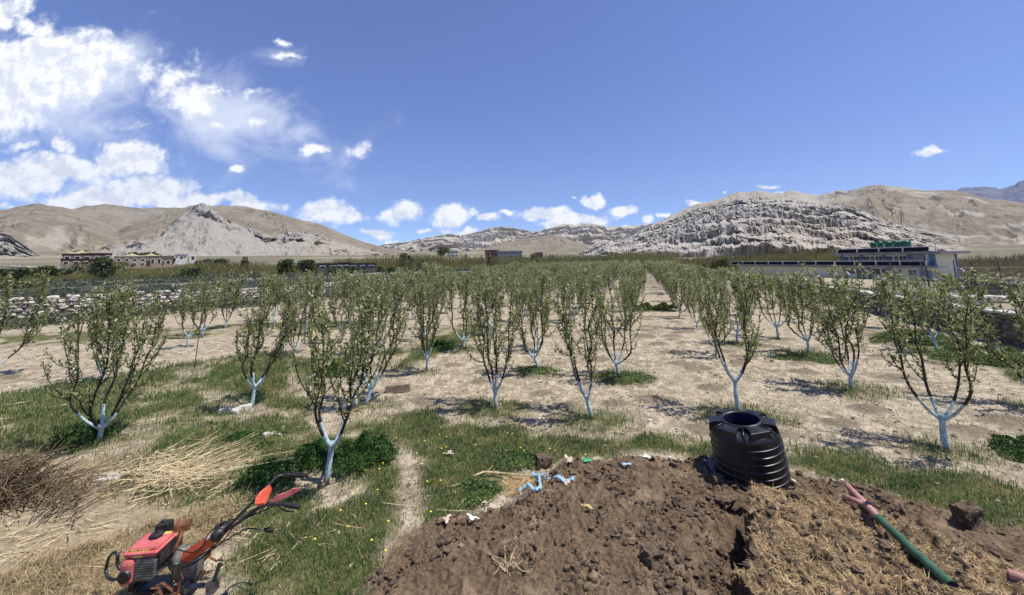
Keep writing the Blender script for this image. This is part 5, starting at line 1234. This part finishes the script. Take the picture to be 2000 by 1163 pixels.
    mb = MB(); bbox(mb, g + [0, 0, .05], (.22, .19, .26), .05, rot=ang + .2); tube(mb, [g + ux * -.12 + [0, 0, .1], g + ux * .02 + [0, 0, .12]], [.085, .09], 18)
    for k in range(6): a = k * 1.047; tube(mb, [g + uy * -.10 + ux * math.cos(a) * .07 + [0, 0, .05 + math.sin(a) * .08], g + uy * -.118 + ux * math.cos(a) * .07 + [0, 0, .05 + math.sin(a) * .08]], .011, 6)
    part(mb, 'gearbox', M_metal, smooth=True)
    mb = MB(); box(mb, g + ux * -.13 + [0, 0, -.09], (.62, .20, .03), rot=ang); box(mb, g + ux * -.4 + [0, 0, -.05], (.05, .24, .08), rot=ang); part(mb, 'frame_plate', M_blksteel)
    # column
    cA, cB = Q(368, 1086, .36), Q(424, 1046, .62)
    mb = MB(); tube(mb, [cA, cA * .5 + cB * .5, cB], [.062, .054, .046], 6); part(mb, 'steering_column', M_orange)
    mb = MB(); tube(mb, [cA * .22 + cB * .78 + [0, -.03, .03], cB + (cA - cB) * .08 + [0, -.03, .03]], [.022, .02], 4); part(mb, 'maker_plate', M_frame)
    mb = MB(); bbox(mb, Q(382, 1098, .25), (.07, .05, .12), .02, rot=ang + .4); part(mb, 'rear_guard', M_orange)
    hb = Q(431, 1038, .66)
    mb = MB(); tube(mb, [hb + uy * -.07, hb + uy * .07], .045, 14); tube(mb, [cB, hb], .035, 8); lathe(mb, [(.02, -.03), (.05, -.03), (.05, .03), (.02, .03)], 12, hb + [0, 0, .02]); tube(mb, [hb + [0, 0, .03], hb + [0, 0, .10]], .008, 6); part(mb, 'handlebar_clamp', M_blksteel, smooth=True)
    # two handle bars with grips
    hA = [Q(440, 1034, .68), Q(475, 1000, .80), Q(505, 968, .90), Q(530, 943, .97), Q(541, 932, 1.0), Q(556, 928, 1.0), Q(572, 928, 1.0)]
    hB = [Q(440, 1038, .66), Q(470, 1018, .74), Q(495, 998, .82), Q(517, 988, .86), Q(535, 985, .88), Q(560, 986, .88)]
    b1 = MB(); tube(b1, bez(hA, 6), .0135, 8); h1 = part(b1, 'handlebar', M_blksteel, smooth=True)
    b2 = MB(); tube(b2, bez(hB, 6), .0135, 8); h2 = part(b2, 'handlebar', M_blksteel, smooth=True)
    for h_, a, b_ in ((h1, Q(568, 928, 1.0), Q(600, 929, 1.0)), (h2, Q(556, 986, .88), Q(583, 990, .88))):
        mb = MB(); n_ = 9; pts = [a + (b_ - a) * k / n_ for k in range(n_ + 1)]; tube(mb, pts, [.019 + .003 * (k % 2) for k in range(n_ + 1)], 10); part(mb, 'grip', M_rubber, h_, True)
    for h_, pts in ((h1, [Q(552, 926, 1.03), Q(566, 923, 1.05), Q(584, 925, 1.05), Q(596, 932, 1.02)]), (h2, [Q(545, 990, .86), Q(558, 998, .82), Q(574, 1000, .82)])):
        mb = MB(); tube(mb, bez(pts, 4), .006, 5); part(mb, 'brake_lever', M_blksteel, h_)
    # orange panel between handles and red lever
    def plate(name, pts, m, th=.02):
        P_ = np.array(pts); P_ = P_.mean(0) + (P_ - P_.mean(0)) * .84; n_ = len(P_); nrm = np.cross(P_[1] - P_[0], P_[2] - P_[0]); nrm /= np.linalg.norm(nrm)
        mb = MB(); mb.add(np.vstack([P_ + nrm * th / 2, P_ - nrm * th / 2]), np.array([[i, (i + 1) % n_, (i + 1) % n_ + n_, i + n_] for i in range(n_)]))
        mb.F.setdefault(n_, []).append((np.array([list(range(n_))[::-1], list(range(n_, 2 * n_))]), 0)); ob = part(mb, name, m); bv = ob.modifiers.new('bevel', 'BEVEL'); bv.width = .005; bv.segments = 2; return ob
    plate('control_panel', [Q(526, 948, .95), Q(531, 945, .96), Q(532, 952, .95), Q(523, 975, .90), Q(516, 988, .87), Q(505, 992, .86), Q(497, 990, .87), Q(497, 978, .89), Q(508, 962, .93)], M_orange, .035)
    pts = [Q(530, 981, .88), Q(540, 974, .90), Q(556, 969, .91), Q(570, 961, .93), Q(581, 958, .94)]
    mb = MB(); n_ = len(pts)
    W_ = [.014, .022, .022, .024, .014]; V = []
    for p, w_ in zip(pts, W_): V += [p + [0, 0, w_], p - [0, 0, w_], p - [0, 0, w_] + [0, .018, 0], p + [0, 0, w_] + [0, .018, 0]]
    Fq = []
    for i in range(n_ - 1):
        a = i * 4; Fq += [[a, a + 1, a + 5, a + 4], [a + 1, a + 2, a + 6, a + 5], [a + 2, a + 3, a + 7, a + 6], [a + 3, a, a + 4, a + 7]]
    Fq += [[0, 3, 2, 1], [n_ * 4 - 4, n_ * 4 - 3, n_ * 4 - 2, n_ * 4 - 1]]
    mb.add(np.array(V), Fq); part(mb, 'clutch_lever', M_redp)
    # gear rod
    mb = MB(); tube(mb, bez([Q(375, 1094, .34), Q(400, 1080, .40), Q(440, 1056, .50), Q(468, 1040, .58), Q(485, 1033, .62), Q(510, 1034, .62)], 5), .006, 6); gr = part(mb, 'gear_rod', M_blksteel, smooth=True)
    mb = MB(); tube(mb, [Q(516, 1035, .62), Q(520, 1035, .62), Q(532, 1036, .62), Q(534, 1036, .62)], [.012, .019, .019, .010], 10); part(mb, 'rod_knob', M_rubber, gr, True)
    for pts in ([Q(300, 1102, .36), Q(345, 1104, .36), Q(385, 1096, .40), Q(425, 1060, .56), Q(450, 1032, .70), Q(500, 1000, .80)], [Q(310, 1104, .34), Q(360, 1108, .32), Q(392, 1092, .40), Q(436, 1056, .56), Q(465, 1022, .70), Q(520, 995, .82), Q(546, 984, .9)], [Q(330, 1070, .5), Q(384, 1078, .5), Q(410, 1040, .72), Q(440, 1020, .78), Q(480, 1008, .8)]):
        mb = MB(); tube(mb, bez(pts, 5), .005, 5); part(mb, 'control_cable', M_rubber, smooth=True)
    # hitch and depth stake
    mb = MB(); a, b_ = Q(352, 1146, .14), Q(416, 1143, .16); tube(mb, [a, b_], .022, 4); box(mb, a + ux * .02, (.10, .12, .10), rot=ang); box(mb, b_, (.07, .08, .10), rot=ang); part(mb, 'hitch_bar', M_metal)
    mb = MB(); s0, s1 = Q(431, 1097, .42), Q(413, 1150, .12); s2 = s1 + (s1 - s0) * .25; box_m = MB(); tube(mb, [s0, s1, s2], [.019, .019, .012], 4); part(mb, 'depth_stake', M_blksteel)
    # tine rotor below
    mb = MB(); ax0, ax1 = g + uy * -.30 + [0, 0, -.08], g + uy * .30 + [0, 0, -.08]; tube(mb, [ax0, ax1], .02, 8)
    ax = part(mb, 'tine_axle', M_blksteel)
    for k in (-.26, -.16, .16, .26):
        for j in range(4):
            a = j * 1.571 + k * 4; e = ux * math.cos(a) + np.array([0, 0, 1]) * math.sin(a); c_ = g + uy * k + [0, 0, -.06]; t2 = ux * -math.sin(a) + np.array([0, 0, 1]) * math.cos(a)
            mb = MB(); tube(mb, [c_, c_ + e * .12, c_ + e * .15 + t2 * .05], [.012, .012, .006], 4); part(mb, 'tine', M_rust, ax)
tiller()

# ------------------------------------------------------------------ pipes
M_pinkp = simple('faded_pink_pipe', (.36, .17, .14), (.50, .27, .22), 12, .6, .1)
M_greenp = simple('dirty_green_pipe', (.035, .095, .05), (.075, .16, .085), 10, .45, .1, dirt=((.12, .085, .05), .9))
def pipes():
    z = .47; o = gp(1720, 1020, z)
    root = thing('drain_pipe', 'long green drain pipe with a pink forked fitting lying on the manure heap', 'pipe', o)
    A, J, S, E = gp(1655, 949, .47), gp(1693, 988, .475), gp(1717, 1013, .47), gp(1862, 1147, .46); B = gp(1648, 970, .45)
    def open_tube(mb, pts, r, n=18):
        tube(mb, pts, r, n, cap=False); tube(mb, pts[::-1], r * .86, n, cap=False)
        for k, e in ((0, pts[0]), (-1, pts[-1])):
            pass
    mb = MB(); mid = [S + (E - S) * k / 6 for k in range(7)]; mid[3] = mid[3] - [0, 0, .008]
    rad = np.array([.041, .036, .036, .035, .036, .036, .042]); tube(mb, mid, rad, 20, cap=False); tube(mb, mid[::-1], (rad * .88)[::-1], 20, cap=False); p = mb.build('green_pipe', M_greenp, root, smooth=True, off=o)
    u = (E - S) / np.linalg.norm(E - S)
    mb = MB(); tube(mb, [E - u * .005, E - u * .02], [.037, .001], 16, cap=True); mb.build('pipe_bore', M_inner, p, off=o)
    mb = MB(); tube(mb, [A, A + (J - A) * .5, J, S], [.030, .031, .036, .034], 18); tube(mb, [B, B + (J - B) * .6, J], [.026, .029, .030], 16); fit = mb.build('pink_fitting', M_pinkp, root, smooth=True, off=o)
    n_ = np.array([-.25, -1.0, .75]); n_ /= np.linalg.norm(n_); mb = MB(); tube(mb, [J, J + n_ * .055, J + n_ * .058], [.034, .037, .034], 20, cap=False); mb.build('socket_rim', M_pinkp, fit, smooth=True, off=o)
    mb = MB(); tube(mb, [J + n_ * .04, J + n_ * .056], [.034, .033], 20); mb.build('socket_bore', M_inner, fit, off=o)
    e = gp(1997, 1131, .46); r2 = thing('clay_pipe', 'pinkish pipe end poking in at the right edge of the heap', 'pipe', e)
    mb = MB(); tube(mb, [e + [-.04, .05, .0], e + [0, 0, 0], e + [.35, -.35, .0]], [.036, .038, .036], 18, cap=False); mb.build('pipe_wall', M_pinkp, r2, smooth=True, off=e); mb = MB(); tube(mb, [e + [-.03, .04, 0], e + [.0, .0, 0]], [.034, .034], 16); mb.build('pipe_bore', M_inner, r2, off=e)
pipes()

# ------------------------------------------------------------------ brush pile, stalks, slab, block
M_twig = simple('dry_twig', (.055, .038, .022), (.21, .15, .085), 15, .9, .3)
M_stalk = simple('yellow_stalk', (.36, .27, .14), (.66, .54, .33), 9, .6)
def brush():
    r = np.random.default_rng(77); c = gp(-15, 975, .1); z0 = gz(c[0], c[1])
    root = thing('brush_pile', 'tangled dark heap of pruned branches at the lower left edge', 'brush pile', (c[0], c[1], z0)); mb = MB()
    for i in range(850):
        a = r.normal() * .9 + .55; p = np.array([r.normal() * .26 - .12, r.normal() * .2, abs(r.normal()) * .17 + .02]); L = r.uniform(.2, .7); d = np.array([math.cos(a) * r.choice([-1, 1]), math.sin(a) * .8, r.normal() * .5]); q = [p]
        for _ in range(4): q.append(q[-1] + d * L / 4); d = d + r.normal(size=3) * .16
        q = np.array(q); q[:, 2] = np.clip(q[:, 2], .01, .5); w_ = r.uniform(.003, .011); tube(mb, q, np.linspace(w_, w_ * .35, 5), 4)
    mb.build('branches', M_twig, root)
    fan = MB()
    for i in range(70):                                                    # long thin shoots fanning to the right
        s_ = gp(r.uniform(60, 150), r.uniform(940, 1020), .12); e = gp(r.uniform(150, 330), r.uniform(862, 950), .10); s_[2] = z0 + r.uniform(.02, .25); e[2] = gz(e[0], e[1]) + r.uniform(.01, .14)
        k = r.uniform(.4, 1); e = s_ + (e - s_) * k; m_ = (s_ + e) / 2 + [0, 0, r.uniform(.0, .12)] + r.normal(size=3) * .04; tube(fan, bez([s_, m_, e], 4), np.linspace(.006, .002, 9), 4)
    fan.build('long_shoots', M_twig, root, off=(c[0], c[1], z0))
    for i in range(9):
        p = gp(r.uniform(0, 100), r.uniform(875, 950), .25); t = MB(); d = rdir(1, r, .2)[0]; d[2] = abs(d[2]) * .3; tube(t, [p - [0, 0, .12], p + d * .12 - [0, 0, .12], p + d * .24 - [0, 0, .12]], [.02, .022, .014], 8); t.build('cut_log', simple('log_bark', (.16, .12, .085), (.30, .24, .17), 12, .9, .5) if i == 0 else bpy.data.materials['log_bark'], root, smooth=True, off=(c[0], c[1], z0))
brush()
def stalks():
    r = np.random.default_rng(78); c = gp(330, 935, .05); root = thing('stalk_heap', 'loose heap of long golden maize-like stalks beside the pale slab', 'stalks', (c[0], c[1], gz(c[0], c[1]))); mb = MB()
    for i in range(210):
        s_ = gp(r.normal(262, 38), r.normal(958, 20), .03); e = gp(r.normal(420, 75), r.normal(905, 26), .03); k = r.uniform(.3, .95); st = r.uniform(0, 1 - k); a, b_ = s_ + (e - s_) * st, s_ + (e - s_) * (st + k)
        h = max(0, .24 * (1 - abs((st + k / 2) - .38) * 2)); a[2] = gz(a[0], a[1]) + r.uniform(0, h + .03); b_[2] = gz(b_[0], b_[1]) + r.uniform(.005, h * .8 + .03)
        m_ = (a + b_) / 2 + r.normal(size=3) * [.06, .08, .03]; b_ = b_ + r.normal(size=3) * [.1, .14, 0]; m_[2] = max(m_[2], .02); w_ = r.uniform(.0025, .006); P = bez([a, m_, b_], 3)
        if r.random() < .3: P = np.vstack([P, P[-1] + np.array([r.normal() * .06, -abs(r.normal()) * .10, -.02])])
        tube(mb, P, np.linspace(w_, w_ * .5, len(P)), 3)
    mb.build('stalks', M_stalk, root, off=(c[0], c[1], gz(c[0], c[1])))
    ms = MB(); reg = [((380, 920), (130, 60), 170), ((560, 1060), (90, 40), 30), ((60, 800), (60, 18), 6), ((480, 930), (60, 30), 60), ((90, 1080), (120, 40), 130), ((430, 1020), (60, 40), 30), ((880, 960), (40, 30), 10)]
    for (cx, cy), (sx, sy), n in reg:
        for i in range(n):
            p = gp(r.normal(cx, sx), min(r.normal(cy, sy), 1200), 0); L = r.uniform(.08, .45); a = r.normal() * .9 + .4; d = np.array([math.cos(a), math.sin(a), 0]) * L / 2
            q = np.array([p - d, p + d + [0, 0, .01]]); q[:, 2] = ground_z(q[:, 0], q[:, 1]) + r.uniform(.012, .035); w_ = r.uniform(.002, .005); tube(ms, np.array([q[0], (q[0] + q[1]) / 2 + r.normal(size=3) * .008, q[1]]), w_, 3)
    tag(ms.build('loose_stalks', M_stalk), 'single pale stalks scattered over grass at the left', 'stalks', None, 'stuff')
stalks()
def rockthing(name, label, px, py, s, m, seed, cat='stone', z=None, rot=None, sub=3, rough=.07, group=None, flat=.8, dz=.35):
    c = gp(px, py, .03); z0 = gz(c[0], c[1]); r = np.random.default_rng(seed); mb = MB(); stone(mb, (0, 0, s[2] * dz), s, r, sub, rough, rot=rot, flat=flat); o = mb.build(name, m); o.location = (c[0], c[1], z0); tag(o, label, cat, group); return o
M_slabp = simple('pinkish_slab', (.50, .43, .38), (.66, .58, .52), 5, .9, .3)
rockthing('stone_slab', 'flat pinkish white slab under the dry twigs at left', 218, 934, (.50, .34, .05), M_slabp, 1, rot=.15, flat=.62, rough=.04)
blk_ = gp(776, 768, .0); mb = MB(); bbox(mb, (0, 0, .085), (.56, .12, .17), .012); o = mb.build('concrete_block', simple('brown_concrete', (.17, .13, .09), (.27, .215, .155), 7, .9, .4)); o.location = (blk_[0], blk_[1] + .06, gz(blk_[0], blk_[1]) - .01); o.rotation_euler = (R_(-6), R_(-3), R_(4)); tag(o, 'long brownish concrete block lying alone on pale soil', 'block')
for i, (px, py, s, lb) in enumerate([(519, 861, (.12, .10, .09), 'white stone, largest of the little group on the grass'), (532, 857, (.13, .08, .05), 'flat white stone right of the largest one on the grass'), (545, 857, (.08, .05, .04), 'small white stone at the right end of the stone group'),
                                     (553, 838, (.08, .06, .04), 'white stone alone above the stone group'), (690, 786, (.34, .24, .20), 'pale rounded boulder left of the blue-white forked tree'), (668, 795, (.22, .18, .13), 'smaller boulder left of the pale rounded boulder'),
                                     (442, 800, (.30, .2, .10), 'pale rock at the rim of the stony hollow, left'), (462, 803, (.26, .2, .12), 'pale rock at the rim of the stony hollow, middle'), (478, 798, (.3, .18, .12), 'pale rock touching the trunk in the stony hollow'),
                                     (1310, 857 + 52, (.07, .05, .04), 'small white stone at the upper edge of the manure bed'), (1378, 914, (.06, .05, .05), 'white stone just left of the black tank'), (1550, 948, (.08, .05, .04), 'pale stone at the tank foot on its right'),
                                     (1628, 996, (.08, .06, .04), 'white stone chip on the heap left of the pipe'), (1270, 820, (.10, .08, .05), 'small stone between mounds near the lane')]):
    rockthing('stone', lb, px, py, s, M_pale if i != 4 and i != 5 else M_white_stone, 40 + i, group='loose pale stones')
rockthing('soil_lump', 'crumbly brown manure lump at the edge of the grass behind the blue rag', 1062, 908, (.26, .22, .17), M_clod, 71, 'clod', sub=4, rough=.34)
rockthing('soil_lump', 'black wet manure lump on the bed below the blue rag', 1160, 951, (.09, .08, .07), M_clod, 72, 'clod', sub=4, rough=.36)
rockthing('soil_lump', 'large dark manure lump near the lower middle of the bed', 1275, 1100, (.22, .2, .15), M_clod, 73, 'clod', sub=4, rough=.36)
rockthing('soil_lump', 'big black clod on the far right of the heap', 1895, 1040, (.28, .26, .24), M_clod, 74, 'clod', sub=4, rough=.36)
rockthing('soil_lump', 'dark flat lump directly below the golden straw clump', 1025, 985, (.30, .10, .05), M_clod, 75, 'clod', sub=4, rough=.36)
rockthing('soil_lump', 'dark clod sitting in the tank shadow', 1405, 953, (.14, .12, .10), M_clod, 76, 'clod', sub=4, rough=.36)
rockthing('soil_lump', 'broad dark clod with a hollow left of the heap cut', 1425, 985, (.34, .2, .12), M_clod, 77, 'clod', sub=4, rough=.36)
rockthing('brick_chip', 'brown brick fragment on the left part of the manure bed', 901, 1085, (.08, .07, .05), simple('brick', (.22, .14, .10), (.32, .21, .15), 12, .9), 78, 'brick', rough=.03, flat=.7)
cw = gp(1446, 1140, -.02); mb = MB(); tube(mb, [(-.07, -.06, 0), (.07, .07, .03)], [.022, .02], 4); o = mb.build('wood_chip', M_slabp); o.location = (cw[0], cw[1], gz(cw[0], cw[1]) + .03); tag(o, 'pale split wood chip at the foot of the heap cut', 'wood')

# ------------------------------------------------------------------ litter
M_bluerag = simple('pale_blue_rag', (.20, .38, .50), (.42, .60, .70), 12, .8, .3)
M_greenpl = simple('bright_green_plastic', (.03, .35, .12), (.06, .50, .2), 8, .5)
M_paper = simple('torn_paper', (.62, .58, .52), (.78, .75, .70), 10, .85)
M_card = simple('torn_cardboard', (.42, .33, .25), (.56, .46, .36), 10, .9)
def scrap(name, label, px, py, wx, wy, m, seed, cat='litter', z=.05):
    r = np.random.default_rng(seed); c = gp(px, py, z); z0 = gz(c[0], c[1]); n = 9; u = np.linspace(-1, 1, n); X, Y = np.meshgrid(u, u); a = r.uniform(0, 3)
    e = .75 + .3 * np.sin(np.arctan2(Y, X) * 3 + seed) + .12 * np.sin(np.arctan2(Y, X) * 7 + seed * 3)
    x = X * wx / 2 * e; y = Y * wy / 2 * e; zz = .012 + .22 * wx * np.abs(fbm(X * 1.6 + seed * 3.3, Y * 1.6, 3, seed)) + .02
    V = np.stack([x * math.cos(a) - y * math.sin(a), x * math.sin(a) + y * math.cos(a), zz], -1).reshape(-1, 3)
    V2 = V - [0, 0, .003]; i = (np.arange(n - 1)[:, None] * n + np.arange(n - 1)[None]).ravel()[:, None]; F = i + np.array([[0, 1, n + 1, n]]); mb = MB(); mb.add(V, F); mb.add(V2, F[:, ::-1])
    o = mb.build(name, m, smooth=True); o.location = (c[0], c[1], z0 + .01); tag(o, label, cat, 'litter around the manure bed'); return o
def rag(label, pts, w_, seed):
    r = np.random.default_rng(seed); P = bez([gp(a, b_, .08) for a, b_ in pts], 6); P[:, 2] = ground_z(P[:, 0], P[:, 1]) + .035 + .02 * np.abs(np.sin(np.arange(len(P)) * 1.3)); c = P[0].copy()
    root = thing('rag_strip', label, 'rag', c, 'litter around the manure bed'); mb = MB(); tube(mb, P, w_ * (1 + .45 * np.sin(np.arange(len(P)) * 1.9 + seed)), 7); mb.build('cloth', M_bluerag, root, off=c)
    mb = MB(); tube(mb, P[::2] + [0.012, .01, .014], w_ * .5, 5); mb.build('fold', M_bluerag, root, off=c)
rag('twisted pale blue rag strip on the golden straw', [(1015, 958), (1030, 955), (1045, 961), (1055, 955), (1053, 942), (1046, 930), (1040, 922)], .018, 1)
rag('shorter pale blue rag strip right of the straw', [(1083, 930), (1092, 937), (1105, 940), (1122, 938)], .016, 2)
rag('thin grey-blue strip joining the two rags', [(1053, 938), (1065, 936), (1074, 932)], .009, 3)
scrap('plastic_scrap', 'bright green plastic scrap at the top edge of the manure bed', 1146, 911, .13, .10, M_greenpl, 4)
scrap('paper_scrap', 'white torn paper at the upper middle edge of the bed', 1264, 898, .15, .10, M_paper, 5)
scrap('cardboard_scrap', 'tan torn cardboard left of the green scrap', 1112, 907, .24, .12, M_card, 6)
scrap('cardboard_scrap', 'pale cardboard piece below the two blue rags', 1105, 945, .18, .09, M_card, 7)
scrap('paper_scrap', 'pinkish paper scrap where grass meets the bed at left', 872, 1036, .13, .11, M_card, 8)
scrap('plastic_scrap', 'crumpled pale blue plastic right of the pinkish paper', 922, 1029, .16, .07, M_paper, 9)
scrap('plastic_scrap', 'thin clear bluish plastic on the upper bed edge', 1222, 912, .18, .06, M_bluerag, 10)
scrap('paper_scrap', 'pale paper lying in the grass strip', 877, 888, .14, .12, M_card, 11)
scrap('paper_scrap', 'small tan scrap standing beside the straw clump', 947, 982, .06, .07, M_card, 12)
scrap('plastic_scrap', 'yellowish twisted scrap in the middle of the bed', 1148, 1008, .16, .05, simple('yellow_scrap', (.5, .38, .14), (.62, .5, .25), 9, .8), 13)
mb = MB(); P = np.array([gp(a, b_, .05) for a, b_ in ((925, 932), (945, 925), (975, 926), (1022, 932))]); P[:, 2] = ground_z(P[:, 0], P[:, 1]) + .06; tube(mb, P, [.012, .014, .014, .012], 6); tag(mb.build('dry_stick', M_stalk), 'long bent pale stick lying left of the straw clump', 'stick')
# dead root on the manure bed
mb = MB(); r9 = np.random.default_rng(9)
for i in range(16):
    a, b_ = (r9.normal(990, 6), r9.normal(1122, 4)); e = (a + r9.uniform(-55, 50), b_ + r9.uniform(-38, 30)); p0, p1 = gp(a, b_, .06), gp(*e, .06); m_ = (p0 + p1) / 2 + r9.normal(size=3) * .03
    Q_ = bez([p0, m_, p1], 3); Q_[:, 2] = ground_z(Q_[:, 0], Q_[:, 1]) + .025 + .03 * np.linspace(0, 1, len(Q_)) * r9.random(); tube(mb, Q_, np.linspace(.005, .0015, len(Q_)), 4)
tag(mb.build('dead_root', M_stalk), 'pale branching dead root lying on the manure bed', 'root')
# sticks and canes at left
def stake(label, b, t, D, r_=.012):
    p = gp(*b); D = math.hypot(p[0], p[1]); p[2] = gz(p[0], p[1]) - .1; q = pd(*t, D); mb = MB(); tube(mb, bez([p, (p + q) / 2 + [.01, 0, 0], q], 4), np.linspace(r_, r_ * .6, 9), 6, ); o_ = mb.build('wooden_stake', M_bark, off=p); o_.location = p; tag(o_, label, 'stake', 'thin stakes among the left trees')
stake('thin dark stake leaning in pale soil left of the bank', (379, 722), (400, 560), 10.2)
stake('grey stake behind the wide left apple tree', (151, 752), (154, 600), 9.4, .02)
stake('pair stake, dark, upright between the left rows', (594, 672), (600, 552), 13.5)
for i, pts in enumerate([((-20, 822), (28, 816)), ((105, 797), (140, 790)), ((10, 792), (60, 785))]):
    mb = MB(); P = np.array([gp(a, b_, .05) for a, b_ in pts]); P[:, 2] = ground_z(P[:, 0], P[:, 1]) + .05; tube(mb, P, .014, 5); tag(mb.build('bleached_stick', M_stalk), ['bleached stick in grass at the left edge', 'short bleached stick left of the wide apple tree', 'thin bleached stick above the edge stick'][i], 'stick')

# ------------------------------------------------------------------ thin air between here and the mountains
mb = MB(); box(mb, (0, 0, 640), (12600, 12600, 1320))
hz_ = bpy.data.materials.new('thin_haze'); hz_.use_nodes = True; t_ = NT(hz_.node_tree); hz_.node_tree.nodes.clear()
v_ = t_.new('ShaderNodeVolumePrincipled'); v_.inputs['Color'].default_value = (.72, .82, 1, 1); v_.inputs['Density'].default_value = 5e-5; v_.inputs['Anisotropy'].default_value = .2
o_ = t_.new('ShaderNodeOutputMaterial'); t_.l.new(v_.outputs[0], o_.inputs['Volume'])
tag(mb.build('haze', hz_), 'thin bluish air over the whole valley', 'haze', None, 'stuff')
